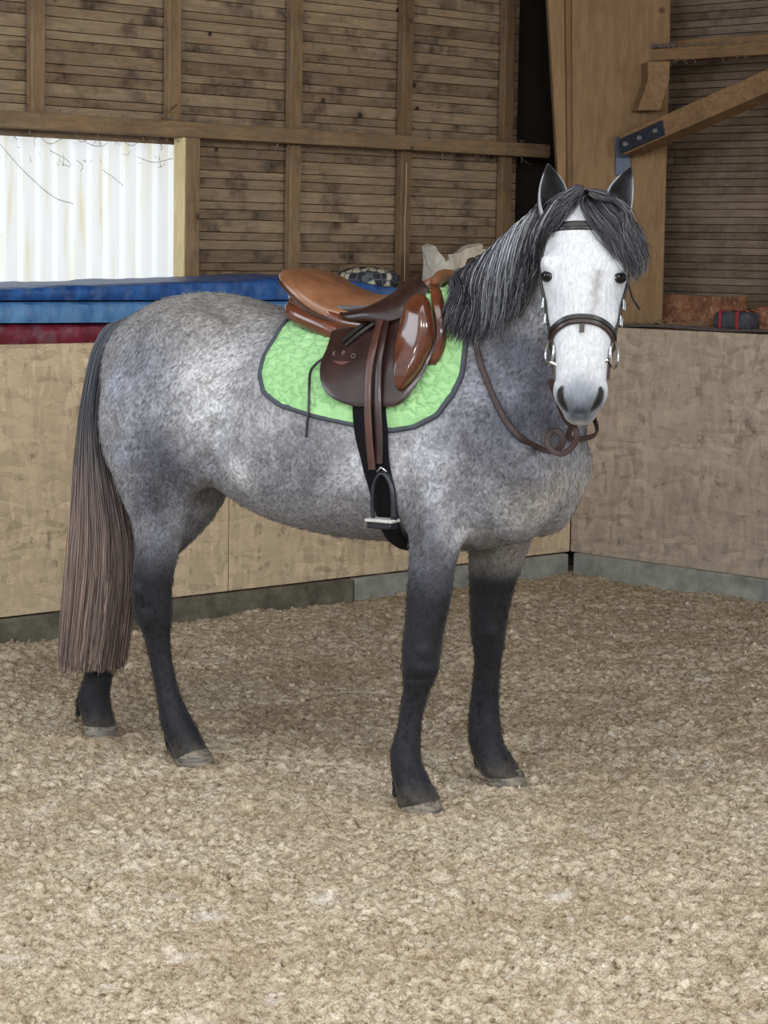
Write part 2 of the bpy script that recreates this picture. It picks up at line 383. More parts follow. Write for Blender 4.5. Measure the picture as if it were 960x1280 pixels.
# right wall studs and rail
def onRp(px, py): return onR(px, py, YO)
for y in (-.735, -1.48, -2.23, -2.98):
    o = link('stud', bpy.data.meshes.get('studR') or stud_mesh(.05, .06, 1.1, 2.575, 'studR'), M_stud, wallR); o.location = (YO + .08, y, 0)
RX = .345; box('rail', (RX, -4.4, onR(900, 71.5, RX).z), (RX + .07, onR(808, 65, RX).y, onR(900, 56, RX).z), M_railR, wallR, False)
box('rail', (YO - .04, -4.4, 2.62), (YO + .10, -.1, 2.69), M_railR, wallR, False)

# window with corrugated light-passing sheet -------------------------------------------
win = empty('window_1', arena=True); win['kind'] = 'structure'
def sheet_mat():
    t = NT('corrugated_light_sheet'); v = t.coord((1, 1, 1)); st = t.coord((9, 9, .7))
    c = t.mix(t.ramp(t.noise(st, 2.2, 5, .6), [(.52, 0.0), (.70, .75)]), srgb(246, 249, 250), srgb(232, 222, 176))
    c = t.mix(t.ramp(t.noise(v, 40, 4), [(.66, 0.0), (.72, .5)]), c, srgb(190, 178, 150))
    d = t.n('ShaderNodeBsdfTranslucent'); t.set(d.inputs[0], c); g = t.n('ShaderNodeBsdfDiffuse'); t.set(g.inputs[0], c)
    m = t.n('ShaderNodeMixShader'); m.inputs[0].default_value = .25; t.set(m.inputs[1], d.outputs[0]); t.set(m.inputs[2], g.outputs[0])
    e = t.n('ShaderNodeEmission'); t.set(e.inputs[0], c); e.inputs[1].default_value = SHEET_E
    a = t.n('ShaderNodeAddShader'); t.set(a.inputs[0], m.outputs[0]); t.set(a.inputs[1], e.outputs[0])
    t.t.links.new(a.outputs[0], t.out.inputs[0]); t.t.nodes.remove(t.b); return t.m
SHEET_E = .40
M_sheet = sheet_mat()
prof = [(0, 0), (.030, 0), (.042, .022), (.052, .022), (.064, 0), (.0955, 0)]
V = []; Fc = []; xs = []
x = -4.8
while x < -1.7:
    for dx, dy in prof[:-1]: xs.append((x + dx, dy))
    x += .0955
for (a, dy) in xs: V += [(a, YO + .30 + dy, 1.0), (a, YO + .30 + dy, 2.3)]
for i in range(len(xs) - 1): Fc.append((2 * i, 2 * i + 2, 2 * i + 3, 2 * i + 1))
me = pydata('pane', V, Fc); me.materials.append(M_sheet); link('pane', me, None, win)
box('jamb', (-2.052, YO - .004, 1.1), (-2.038, YO + .072, 2.101), M_lit_reveal, win, False)  # thin pale facing: window light on the stud's reveal, put in as colour
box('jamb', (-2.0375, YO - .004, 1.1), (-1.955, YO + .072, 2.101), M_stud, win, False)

# kick walls --------------------------------------------------------------------------
kL = empty('wall_inner_left', arena=True); kL['kind'] = 'structure'; kR = empty('wall_inner_right', arena=True); kR['kind'] = 'structure'
ZK = 1.205; ZKR = 1.243
jx = [-6.5, -4.78, -2.265, .0]      # joints seen between panels
for a, b in zip(jx[:-1], jx[1:]): box('osb_panel', (a + .003, 0, .098), (b - .003, .018, ZK), M_osbL, kL, False, .002)
jy = [-4.5, -3.0, -1.5, 0.0]
for a, b in zip(jy[:-1], jy[1:]): box('osb_panel', (0.0, a + .002, .098), (.018, b - .002, ZKR), M_osbR, kR, False, .002)
for x in np.arange(-6.3, -.1, .62): box('batten', (x, .019, 0), (x + .06, .10, ZK - .02), M_stud, kL, False, 0)
for y in np.arange(-4.3, -.1, .62): box('batten', (.019, y, 0), (.10, y + .06, ZKR - .02), M_stud, kR, False, 0)
box('ledge_board', (-6.5, .0185, ZK - .018), (.55, YO + .12, ZK - .001), M_rail, kL, False)
box('ledge_board', (.0185, -4.5, ZKR - .018), (YO + .12, .0, ZKR - .001), M_railR, kR, False)
bL = empty('baseboard_left', arena=True); bL['kind'] = 'structure'; bR = empty('baseboard_right', arena=True); bR['kind'] = 'structure'
for a, b, m in ((-6.5, -5.2, M_kickD), (-5.2, -2.9, M_kickD), (-2.9, -1.545, M_kickD), (-1.54, -.055, M_kickG)):
    box('plank', (a + .003, -.045, -.06), (b - .003, .0, .094), m, bL, False, .006)
for a, b in ((-4.4, -2.2), (-2.2, 0.0)): box('plank', (-.045, a + .003, -.06), (.0, b - .06, .10), M_kickG, bR, False, .006)

# corner glulam post (faces the hall diagonally) ------------------------------------------
post = empty('timber_post', tuple(CN))
tag(post, 'massive laminated timber post rising in the corner behind the horse head', 'post')
def slab(name, pts_px, Y0, depth, mat, parent, skew=(0, 0)):
    """prism whose front outline is given at depth Y0, extruded straight back"""
    f = [P(x, y, Y0) for x, y in pts_px]; bk = [p + Vector((skew[0], depth, skew[1])) for p in f]; n = len(f)
    V = [p - CN for p in f + bk]; Fc = [tuple(range(n))[::-1], tuple(range(n, 2 * n))] + [(i, (i + 1) % n, n + (i + 1) % n, n + i) for i in range(n)]
    me = pydata(name, V, Fc)
    bm = bmesh.new(); bm.from_mesh(me); bmesh.ops.recalc_face_normals(bm, faces=bm.faces); bmesh.ops.bevel(bm, geom=bm.edges[:], offset=.004, segments=1, affect='EDGES'); bm.to_mesh(me); bm.free()
    o = link(name, me, mat, parent); return o
YP = 11.93
slab('lamella', [(713, -560), (848, -560), (837, 80), (828, 404), (716, 404)], YP, .15, M_glulam, post)
slab('lamella', [(700, -560), (712.5, -560), (716, 215), (717, 404), (709, 404), (709, 215)], YP + .02, .15, M_glulam, post)
slab('side_lamella', [(652, -560), (699.5, -560), (708.5, 215), (708.5, 404), (702, 404), (697, 215)], YP + .035, .15, M_glulam, post)
slab('knee_block', [(810, 77), (838, 76), (837, 100), (826, 138), (797, 138), (810, 100)], YP - .13, .128, M_railR, post, skew=(-.02, 0))
# brace with its steel bracket
brace = empty('timber_brace', tuple(CN)); tag(brace, 'slanting timber brace bolted by a steel bracket to the corner post', 'brace')
def bar_px(name, p0, p1, Ya, Yb, hgt, thick, mat, parent, up_extra=0):
    a = P(*p0, Ya); b = P(*p1, Yb); d = (b - a); L = d.length; x = d.normalized(); y = Vector((x.y, -x.x, 0)).normalized(); 
    if y.y > 0: y = -y
    zz = x.cross(y); 
    if zz.z < 0: zz = -zz
    R = Matrix((x, y, zz)).transposed(); bm = bmesh.new(); box_bm(bm, (a + b) / 2 - CN, (L, thick, hgt), R, .004); return link(name, bm_mesh(bm, name), mat, parent), R, a, b
_, Rb, pa, pb = bar_px('beam', (788, 182), (1210, -3), YP - .10, YP - 1.62, .104, .14, M_railR, brace)
pa = P(788, 182, YP - .10)
sp = pa + (pb - pa).normalized() * .15 + Rb @ Vector((0, .074, -.008))
bm = bmesh.new(); box_bm(bm, sp - CN, (.31, .006, .075), Rb, .002); sb = link('steel_bracket', bm_mesh(bm, 'steel_bracket'), M_steel, brace)
bm = bmesh.new(); vp = P(779, 195, YP - .012); box_bm(bm, vp - CN, (.078, .008, .19), None, .002); sb2 = link('steel_bracket', bm_mesh(bm, 'steel_bracket2'), M_steel, brace)
def disc(name, c, nrm, r, h, mat, parent, org):
    bm = bmesh.new(); q = Vector(nrm).to_track_quat('Z', 'Y').to_matrix().to_4x4()
    bmesh.ops.create_cone(bm, cap_ends=True, segments=12, radius1=r, radius2=r * .8, depth=h, matrix=Matrix.Translation(Vector(c) - org) @ q); return link(name, bm_mesh(bm, name), mat, parent)
for u in (-.11, -.01, .10): disc('bolt', sp + Rb @ Vector((u, .007, 0)), Rb @ Vector((0, 1, 0)), .013, .012, M_bolt, sb, CN)
disc('bolt', P(779, 181, YP - .022), (0, -1, 0), .012, .012, M_bolt, sb2, CN)

# roof over the wall side of the hall; open daylight behind the viewer
bm = bmesh.new(); box_bm(bm, (0, 10.2, 4.15), (14, 11.0, .06)); 
o = link('ceiling', bm_mesh(bm, 'ceiling'), M_board); o['kind'] = 'structure'

# ================================================================== THINGS ON THE LEDGES
def vinyl(name, c1, c2, dusty=.35):
    t = NT(name); v = t.coord((1, 1, 1)); n = t.noise(t.coord((2.2, 2.2, .8), warp=.2, wscale=3), 7, 5, .65); n2 = t.noise(v, 11, 4, .6)
    c = t.ramp(n, [(.35, c1), (.65, c2)]); c = t.mix(t.ramp(n2, [(.5, 0.0), (.75, dusty)]), c, srgb(160, 172, 186))
    t.P(Base_Color=c, Roughness=.42, Normal=t.bump(t.noise(t.coord((1, 1, .4), warp=.3, wscale=4), 16, 4, .6), .004)); return t.m
def soft_slab(name, x0, x1, y0, y1, zb, zt, mat, seed, wrinkle=.006):
    nx, prof = 220, []
    for a in np.linspace(0, 1, 7): prof.append(('f', a))
    V = []; Fc = []; xs = np.linspace(x0, x1, nx)
    cs = [(0, 0), (0, .15), (0, .35), (0, .65), (0, .85), (.03, .97), (.10, 1), (.35, 1.0), (.65, 1.0), (.93, 1), (1, .9), (1, .1), (.9, 0), (.1, 0)]
    m = len(cs)
    for i, x in enumerate(xs):
        b, t = zb(x), zt(x)
        for (a, c) in cs:
            bulge = -.010 * math.sin(math.pi * c) if a == 0 else 0
            V.append((x, y0 + (y1 - y0) * a + bulge, b + (t - b) * c))
    V = np.array(V); n1 = perlin(np.stack([V[:, 0] * 6 + seed, V[:, 1] * 3, V[:, 2] * 9], 1)); n2 = perlin(np.stack([V[:, 0] * 17 + seed * 2, V[:, 1] * 4, V[:, 2] * 7], 1))
    cr = -np.abs(perlin(np.stack([V[:, 0] * 9 + seed * 3, V[:, 2] * 5, V[:, 1]], 1))); fr = np.tile(np.array([1. if a < .5 else .3 for a, c in cs]), nx); up = np.tile(np.array([sstep(.3, 1, np.array(c)) for a, c in cs]), nx)
    V[:, 1] += (n1 * .9 + n2 * .5) * wrinkle * 1.6 * fr; V[:, 2] += (cr * 1.2 + n1) * wrinkle * 1.2 * up
    for i in range(nx - 1):
        for k in range(m): a = i * m + k; b = i * m + (k + 1) % m; Fc.append((a, a + m, b + m, b))
    Fc += [tuple(range(m)), tuple((nx - 1) * m + k for k in range(m))[::-1]]
    me = pydata(name, V, Fc); bm = bmesh.new(); bm.from_mesh(me); bmesh.ops.recalc_face_normals(bm, faces=bm.faces); bm.to_mesh(me); bm.free()
    o = link(name, me, mat, None, True, smooth=True); me.set_sharp_from_angle(angle=math.radians(50)); return o
def zat(px, py, y=-.0): return onL(px, py, y).z
xA = onL(0, 400, 0).x; xB = onL(370, 370, 0).x; xE = onL(497, 370, 0).x
f_ = lambda za, zb_: (lambda x: za + (zb_ - za) * np.clip((x - xA) / (xB - xA), -1.2, 1.25))
r_b = f_(ZK + .001, ZK + .001); r_t = f_(zat(0, 405), zat(370, 402) - .004); l_t = f_(zat(0, 377), zat(370, 376)); _bt = f_(zat(0, 359.5), zat(370, 346)); xD = onL(400, 370, 0).x
def b_t(x): return _bt(x) - .055 * float(sstep(xD, xE, np.array(x)))
m1 = soft_slab('gym_mat', -6.4, onL(420, 400, 0).x, -.004, .56, r_b, r_t, vinyl('dark_red_vinyl', srgb(92, 22, 40), srgb(120, 34, 54), .25), 1.3, .003)
tag(m1, 'dark red mat at the bottom of the mats stacked on the ledge', 'mat', 'mats stacked on the ledge')
m2 = soft_slab('gym_mat', -6.3, onL(430, 400, 0).x, -.008, .56, lambda x: r_t(x) + .004, l_t, vinyl('light_blue_vinyl', srgb(62, 112, 166), srgb(98, 148, 196), .3), 5.1, .003)
tag(m2, 'light blue mat in the middle of the mats stacked on the ledge', 'mat', 'mats stacked on the ledge')
m3 = soft_slab('gym_mat', -6.35, xE, -.002, .55, lambda x: l_t(x) + .005, b_t, vinyl('deep_blue_vinyl', srgb(20, 62, 122), srgb(44, 98, 168), .25), 9.4, .007)
tag(m3, 'deep blue wrinkled mat on top of the mats stacked on the ledge', 'mat', 'mats stacked on the ledge')
# patterned round cushion
def cushion_mat():
    t = NT('patchwork_fabric'); v = t.coord(); c = t.voro(v, 26, 'F1', 'Color', .7); d = t.voro(v, 26, 'DISTANCE_TO_EDGE', 'Distance', .7); s_ = t.sep(c, 0)
    k = t.ramp(s_, [(.0, srgb(40, 44, 52)), (.62, srgb(66, 70, 80)), (.66, srgb(196, 190, 168)), (1, srgb(180, 176, 160))], 'CONSTANT'); k = t.mix(t.ramp(d, [(.05, 1.0), (.09, 0.0)]), k, srgb(92, 94, 100))
    t.P(Base_Color=k, Roughness=.8); return t.m
cc = onL(460, 349, .30); bm = bmesh.new(); bmesh.ops.create_uvsphere(bm, u_segments=40, v_segments=24, radius=1)
for v_ in bm.verts:
    q = v_.co; rr = math.hypot(q.x, q.y); q.z = math.copysign(abs(q.z) ** .8, q.z); v_.co = Vector((q.x * .155, q.y * .155, q.z * .060 * (1 - .06 * math.sin(9 * math.atan2(q.y, q.x)) * rr)))
me = bm_mesh(bm, 'cushion'); cz = cc.z; cu_ = link('cushion', me, cushion_mat(), None, False, smooth=True); wp = CN + AX * cc.x + AY * .30; cu_.location = (wp.x, wp.y, cz)
tag(cu_, 'round patchwork cushion in dark and cream lying on the blue mat behind the saddle', 'cushion')
# crumpled white sacks
def sack(name, pts, y, seed, mat, th=.07):
    P3 = [onL(px, py, y) for px, py in pts]; n = len(P3); bm = bmesh.new(); vs = [bm.verts.new(p) for p in P3]; f = bm.faces.new(vs); r = bmesh.ops.extrude_face_region(bm, geom=[f])
    for e in r['geom']:
        if isinstance(e, bmesh.types.BMVert): e.co += Vector((.01, th, 0))
    bmesh.ops.triangulate(bm, faces=bm.faces[:]); bmesh.ops.subdivide_edges(bm, edges=bm.edges[:], cuts=3, use_grid_fill=True); bmesh.ops.recalc_face_normals(bm, faces=bm.faces[:])
    co_ = np.array([v.co[:] for v in bm.verts]); d = np.stack([perlin(co_ * 14 + seed + k * 9.1) for k in range(3)], 1) * .020 + np.stack([np.abs(perlin(co_ * 34 + seed + k * 5.1)) for k in range(3)], 1) * .012
    for v_, dd in zip(bm.verts, d): v_.co += Vector(dd)
    o = link(name, bm_mesh(bm, name), mat, None, True); return o
M_sack = plain('white_woven_plastic', srgb(206, 204, 196), .55, var=.12, nscale=12, bump=.001); M_sack2 = plain('cream_paper_sack', srgb(214, 206, 188), .7, var=.15, nscale=12, bump=.001)
o = sack('plastic_sack', [(538, 308), (546, 306), (551, 318), (558, 327), (562, 325), (570, 337), (574, 352), (580, 402), (534, 399), (540, 340)], .30, 2.2, M_sack)
tag(o, 'crumpled white plastic sack on the ledge, nearest the saddle pommel', 'sack')
o = sack('paper_sack', [(571, 318), (580, 315), (590, 308), (602, 305.5), (603.5, 313), (616, 315), (622, 340), (622, 404), (584, 402), (578, 352), (571, 337)], .24, 7.7, M_sack2)
tag(o, 'crumpled cream paper sack on the ledge behind the grey mane', 'sack')
# right ledge: chipboard offcut, strapped bag, lump of foam, hose, straw
def rust_mat():
    t = NT('rusty_chipboard'); v = t.coord((1, 1, 1), warp=.05, wscale=12); n = t.noise(v, 14, 6, .7); m_ = t.noise(v, 45, 4, .7)
    c = t.ramp(n, [(.35, srgb(98, 62, 46)), (.5, srgb(134, 88, 64)), (.65, srgb(164, 124, 94))]); c = t.mix(t.ramp(m_, [(.55, 0.0), (.7, .7)]), c, srgb(190, 150, 112)); t.P(Base_Color=c, Roughness=.9, Normal=t.bump(n, .006)); return t.m
M_rust = rust_mat()
pa_ = onR(806, 400, .50); pb_ = onR(932, 400, .50); zt_ = onR(860, 369, .50).z
bm = bmesh.new(); box_bm(bm, (.50, (pa_.y + pb_.y) / 2, (ZKR + zt_) / 2), (.03, abs(pb_.y - pa_.y), zt_ - ZKR - .002)); bmesh.ops.subdivide_edges(bm, edges=bm.edges[:], cuts=6, use_grid_fill=True)
for v_ in bm.verts: 
    if v_.co.z > ZKR + .01: v_.co.z += .008 * math.sin(v_.co.y * 31) * math.sin(v_.co.y * 13 + 1)
    v_.co.x += .006 * math.sin(v_.co.y * 17 + v_.co.z * 40)
o = link('chipboard_offcut', bm_mesh(bm, 'chipboard_offcut'), M_rust, None, True); tag(o, 'reddish brown chipboard offcut standing on the right-hand ledge', 'board')
bag = empty('tool_bag', tuple(CN)); bag.rotation_euler = (0, 0, AANG); tag(bag, 'small dark grey bag with two red straps on the right-hand ledge', 'bag')
bc = onR(921, 400, .20); M_bag = plain('grey_bag_fabric', srgb(70, 72, 78), .85, var=.3); M_redS = plain('red_webbing', srgb(150, 44, 56), .7)
bm = bmesh.new(); box_bm(bm, (.20, bc.y, ZKR + .048), (.12, .22, .093), None, .022); bmesh.ops.subdivide_edges(bm, edges=bm.edges[:], cuts=2, use_grid_fill=True)
for v_ in bm.verts: v_.co += Vector((math.sin(v_.co.y * 60) * .003, 0, math.sin(v_.co.y * 43) * .004 * (v_.co.z > ZKR + .05)))
link('bag_body', bm_mesh(bm, 'bag_body'), M_bag, bag, smooth=True)
for dy in (-.052, .052):
    pth = [(.20 + a_, bc.y - dy, ZKR + b_) for a_, b_ in ((-.064, .004), (-.066, .05), (-.062, .092), (-.03, .1), (.03, .1), (.062, .092))]
    vf = strap_data(catmull([np.array(p) for p in pth], 4), np.array([(-.7, 0, .7)]).repeat(21, 0), .018, .003); link('strap', pydata('strap', *vf), M_redS, bag)
fc = onR(957, 400, .30); bm = bmesh.new(); bmesh.ops.create_icosphere(bm, subdivisions=4, radius=1)
for v_ in bm.verts: q = v_.co.copy(); n_ = perlin(np.array([q[:]]) * 2.2)[0]; q = q * (1 + .35 * n_); v_.co = Vector((q.x * .07, q.y * .12, max(q.z, -.8) * .068))
o = link('foam_lump', bm_mesh(bm, 'foam_lump'), M_rust, None, False, smooth=True); wp = CN + AX * .30 + AY * fc.y; o.location = (wp.x, wp.y, ZKR + .055); o.rotation_euler = (0, 0, AANG); tag(o, 'ragged brown lump beside the bag on the right-hand ledge', 'lump')
hp = [np.array((.03 + .012 * math.sin(y * 5), y, ZKR + .012 + .004 * math.sin(y * 9))) for y in np.linspace(-.08, -1.9, 14)]
o = tube('hose', catmull(hp, 5), .0085, plain('dark_hose', srgb(84, 78, 76), .8), arena=True); tag(o, 'dark hose lying along the front edge of the right-hand ledge', 'hose')
hp = [np.array((.075 + .02 * math.sin(y * 4 + 1), y, ZKR + .010 + .004 * math.sin(y * 7))) for y in np.linspace(-.05, -1.9, 14)]
o = tube('cable', catmull(hp, 5), .008, plain('grey_cable', srgb(96, 90, 88), .6), arena=True); tag(o, 'thin grey cable lying behind the hose on the right-hand ledge', 'cable')
def thin_lines(name, lst, r, mat, label, cat, arena=True, seg=4):
    V, Fc = join_data([tube_data(catmull([np.array(q, float) for q in p], 4), rr, seg) for p, rr in lst]); o = link(name, pydata(name, V, Fc), mat, None, arena, smooth=True); o['kind'] = 'stuff'; o['label'] = label; o['category'] = cat; return o
rs = np.random.RandomState(31); L_ = []
for i in range(70):
    y = -.04 - rs.rand() ** 1.5 * .55; x = rs.uniform(.1, .42); a = rs.uniform(0, 6.28); l = rs.uniform(.04, .16); e = rs.uniform(-.1, .75)
    d = np.array((math.cos(a) * math.cos(e), math.sin(a) * math.cos(e), math.sin(abs(e)))) * l; p = np.array((x, y, ZKR + .004)); q_ = p + d; q_[0] = min(q_[0], .55); L_.append(([p, (p + q_) / 2 + (0, 0, .006), q_], rs.uniform(.0010, .0022)))
thin_lines('straw_litter', L_, 0, plain('straw', srgb(158, 138, 104), .8), 'straw and twigs gathered on the ledge at the foot of the corner post', 'straw')
# cobwebs and dusty threads on the timbers
L_ = []
for i in range(90):     # along the long rail
    x = rs.uniform(-3.3, .3); top_ = rs.rand() < .6; z = 2.176 if top_ else 2.098; l = rs.uniform(.02, .10); p = np.array((x, YO + rs.uniform(.0, .05), z)); q_ = p + (l * rs.uniform(-1, 1), 0, (.02 if top_ else -.05) * rs.rand()); m_ = (p + q_) / 2 + (0, -.004, (.012 if top_ else -.025) * rs.rand()); L_.append(([p, m_, q_], rs.uniform(.0008, .0022)))
for sx in STX:
    for i in range(16):
        z = rs.uniform(2.2, 2.95); s_ = rs.choice([-1, 1]); p = np.array((sx + s_ * .036, YO + .075, z)); q_ = p + (s_ * rs.uniform(.0, .03), rs.uniform(0, .03), rs.uniform(-.12, .12)); L_.append(([p, (p + q_) / 2 + (s_ * .008, 0, 0), q_], rs.uniform(.0010, .0028)))
V, Fc = join_data([tube_data(catmull([np.array(q, float) for q in p], 4), rr, 4) for p, rr in L_]); o = link('cobwebs', pydata('cobwebs', V, Fc), M_dust, wallL, smooth=True); o['kind'] = 'stuff'; L_ = []
for i in range(160):     # dusty heap on the right rail by the post
    y = -.02 - rs.rand() ** 2 * .65 + .12; top_ = rs.rand() < .7; p = np.array((RX + rs.uniform(-.004, .03), min(y - .22, -.16), onR(900, 55.5, RX).z if top_ else onR(900, 72, RX).z)); l = rs.uniform(.01, .06) * (1.5 if y > -.1 else .7); q_ = p + (rs.uniform(-.02, .01), rs.uniform(-1, 1) * l, (.5 if top_ else -1.2) * l * rs.rand()); L_.append(([p, (p + q_) / 2 + (-.003, 0, .008), q_], rs.uniform(.0010, .0026)))
V, Fc = join_data([tube_data(catmull([np.array(q, float) for q in p], 4), rr, 4) for p, rr in L_]); o = link('cobwebs', pydata('cobwebs', V, Fc), M_dust, wallR, smooth=True); o['kind'] = 'stuff'
L_ = []
def wl(pts, r=.0012, y=YO + .15): L_.append(([tuple(onL(px, py, y)) for px, py in pts], r))
wl([(0, 180), (28, 212), (65, 245), (92, 255)], .0014); wl([(92, 155), (108, 178), (130, 182), (138, 166)]); wl([(50, 170), (62, 180), (80, 172)]); wl([(128, 212), (142, 222), (154, 232)]); wl([(172, 196), (192, 203), (216, 198)]); wl([(150, 172), (163, 182), (176, 176)]); wl([(62, 188), (84, 200), (88, 208), (78, 205)]); wl([(96, 200), (104, 208), (100, 214)])
for i in range(46):
    px, py = rs.uniform(0, 214), 160 + 46 * rs.rand() ** 1.6; dx, dy = rs.randn(2) * 5; wl([(px, py), (px + dx * .5 + 1, py + abs(dy) * .7), (px + dx, py + dy)], .0009)
thin_lines('window_cobwebs', L_, 0, M_dust, 'dark broken cobweb threads hanging across the top of the window', 'cobweb')
o = tube('cord', catmull([np.array(onL(*q, YO - .012)) for q in ((508, 203), (507.5, 240), (506, 280), (506, 320), (505.5, 352))], 5), .0028, plain('pale_cord', srgb(176, 160, 136), .8), arena=True); tag(o, 'thin pale cord hanging down beside the stud above the saddle pommel', 'cord')
o = tube('stick', [np.array(onL(*q, YO + .02)) for q in ((199, 149), (210, 140), (221, 131))], .005, plain('stick_bark', srgb(120, 92, 66), .8), arena=True, seg=6); tag(o, 'short broken stick lying on the rail beside the stud right of the window', 'stick')
# ================================================================== THE HORSE
HO = Vector((.248, 6.839, 0)); HU = Vector((.8667, -.4988, 0)); HR = Vector((-.4988, -.8667, 0)); UP = Vector((0, 0, 1))
def B(u, v, z): return HO + HU * u + HR * v + UP * z
def Mv(px, py, v=0.0):     # pixel ray meets the plane at lateral offset v of the horse
    d = ray(px, py); k = (v - (CO - HO).dot(HR)) / d.dot(HR); return CO + d * k
def uvz(p): q = Vector(p) - HO; return q.dot(HU), q.dot(HR), q.z
SEG = 40
def ring_pts(c, X, Z, w, ht, hb, ext=1.0, ezt=1.0, exb=1.0, ezb=1.0):
    """X lateral axis, Z up axis"""
    out = []
    for k in range(SEG):
        a = 2 * math.pi * k / SEG; ca, sa = math.cos(a), math.sin(a)
        if sa >= 0: x = w * math.copysign(abs(ca) ** ext, ca); z = ht * abs(sa) ** ezt
        else: x = w * math.copysign(abs(ca) ** exb, ca); z = -hb * abs(sa) ** ezb
        out.append(c + X * x + Z * z)
    return out
def loft(rings):
    n = len(rings); V = [p for r in rings for p in r]; Fc = []
    for i in range(n - 1):
        for k in range(SEG): a = i * SEG + k; b = i * SEG + (k + 1) % SEG; Fc.append((a, b, b + SEG, a + SEG))
    c0 = sum(rings[0], Vector()) / SEG; c1 = sum(rings[-1], Vector()) / SEG; V += [c0, c1]
    for k in range(SEG):
        Fc.append((k, len(V) - 2, (k + 1) % SEG)); Fc.append(((n - 1) * SEG + k, (n - 1) * SEG + (k + 1) % SEG, len(V) - 1))
    return V, Fc
def dense(tab, n):
    return catmull([np.array(t, float) for t in tab], n)
PARTS = []
# torso: u, top, bottom, half width, height of widest point, top exponent
torso = [(-1.30, 1.30, 1.10, .05, 1.2, 1.0), (-1.255, 1.355, 1.00, .12, 1.2, 1.0), (-1.18, 1.405, .92, .185, 1.20, 1.0), (-1.08, 1.448, .88, .235, 1.20, 1.05), (-.96, 1.470, .90, .262, 1.20, 1.05),
         (-.84, 1.468, .86, .268, 1.17, 1.1), (-.70, 1.440, .795, .278, 1.10, 1.05), (-.52, 1.409, .757, .292, 1.05, 1.05), (-.34, 1.406, .745, .290, 1.05, 1.05), (-.18, 1.455, .745, .268, 1.06, 1.2),
         (-.04, 1.530, .735, .242, 1.06, 1.5), (.08, 1.520, .745, .228, 1.05, 1.5), (.18, 1.44, .785, .212, 1.05, 1.3), (.26, 1.32, .835, .185, 1.05, 1.1), (.315, 1.20, .90, .14, 1.06, 1.0), (.345, 1.11, .99, .06, 1.05, 1.0)]
R = []
for u, zt, zb, w_, zc, ex in dense(torso, 4): R.append(ring_pts(B(u, 0, zc), HR, UP, max(w_, .01), max(zt - zc, .01), max(zc - zb, .01), ex, .95, .9, .95))
PARTS.append(loft(R))
# limbs from their outline: left x, right x, y (photo pixels), lateral offset v, lateral/long ratio k, tilt of the ring
def limb(tab, n=3):
    R = []
    for xl, xr, y, v, k, yaw in dense(tab, n):
        c = Mv((xl + xr) / 2, y, v); depth = (c - CO).dot(CF); h = (xr - xl) / 2 * depth / FPX * 1.03
        X = HU * math.cos(yaw) + HR * math.sin(yaw); Yv = HR * math.cos(yaw) - HU * math.sin(yaw)
        cx, cy = abs(X.x), abs(Yv.x); au = h / math.sqrt(cx * cx + (k * cy) ** 2); av = au * k
        R.append([c + X * (au * math.cos(2 * math.pi * j / SEG)) + Yv * (av * math.sin(2 * math.pi * j / SEG)) for j in range(SEG)])
    PARTS.append(loft(R))
# near (right) fore
limb([(500, 640, 560, .13, .45, 0), (503, 618, 610, .145, .5, 0), (508, 592, 650, .16, .6, 0), (511, 577, 680, .175, .68, 0), (511, 569, 708, .18, .75, 0), (509, 565, 738, .185, .8, 0), (507, 559, 768, .19, .85, 0), (503.5, 553, 800, .194, .95, 0),
      (502, 550, 825, .197, 1.0, 0), (503, 545.5, 845, .20, .95, 0), (503.5, 537, 864, .202, .85, 0), (500, 530, 888, .206, .8, 0), (496.5, 527, 908, .208, .8, 0), (491, 526.5, 928, .21, .85, 0), (487.5, 526.5, 947, .212, .9, 0),
      (488.5, 532, 964, .214, .9, 0), (492.5, 541, 981, .216, .9, 0), (496, 548, 994, .217, .95, 0), (499, 551, 1008, .217, .95, 0)])
# far (left) fore
limb([(575, 680, 590, -.13, .45, 0), (582, 672, 650, -.15, .55, 0), (586, 658, 688, -.16, .65, 0), (586.5, 650, 712, -.17, .75, 0), (587, 640.5, 740, -.178, .8, 0), (588, 635, 770, -.185, .9, 0), (589, 631.5, 796, -.19, 1.0, 0),
      (592, 629, 815, -.195, .95, 0), (592.5, 625.5, 835, -.198, .85, 0), (589.5, 624, 864, -.204, .8, 0), (586.5, 624, 888, -.207, .8, 0), (585, 627, 912, -.21, .85, 0), (586.5, 630, 928, -.212, .9, 0), (590, 638, 943, -.214, .9, 0), (597, 648, 957, -.216, .95, 0), (602, 655, 970, -.217, .95, 0)])
# near (right) hind
limb([(150, 300, 440, .10, .55, 0), (128, 288, 480, .125, .62, 0), (122, 276, 520, .14, .64, 0), (125, 266, 560, .148, .62, 0), (137, 255, 592, .15, .60, 0), (150, 243, 625, .148, .58, 0), (163, 233, 655, .142, .6, 0), (168, 225, 685, .135, .62, 0),
      (166, 219, 710, .13, .66, 0), (163, 215.5, 735, .125, .7, 0), (163.5, 216, 755, .12, .72, 0), (168, 215, 772, .117, .75, 0), (177, 213.5, 790, .112, .8, 0), (184, 214, 814, .106, .85, 0), (190, 219, 842, .10, .85, 0), (194.5, 225, 866, .095, .9, 0),
      (197.5, 234, 886, .09, .9, 0), (200.5, 244, 904, .087, .9, 0), (206, 252, 920, .084, .9, 0), (213, 259, 935, .081, .95, 0), (217, 263, 948, .081, .95, 0)])
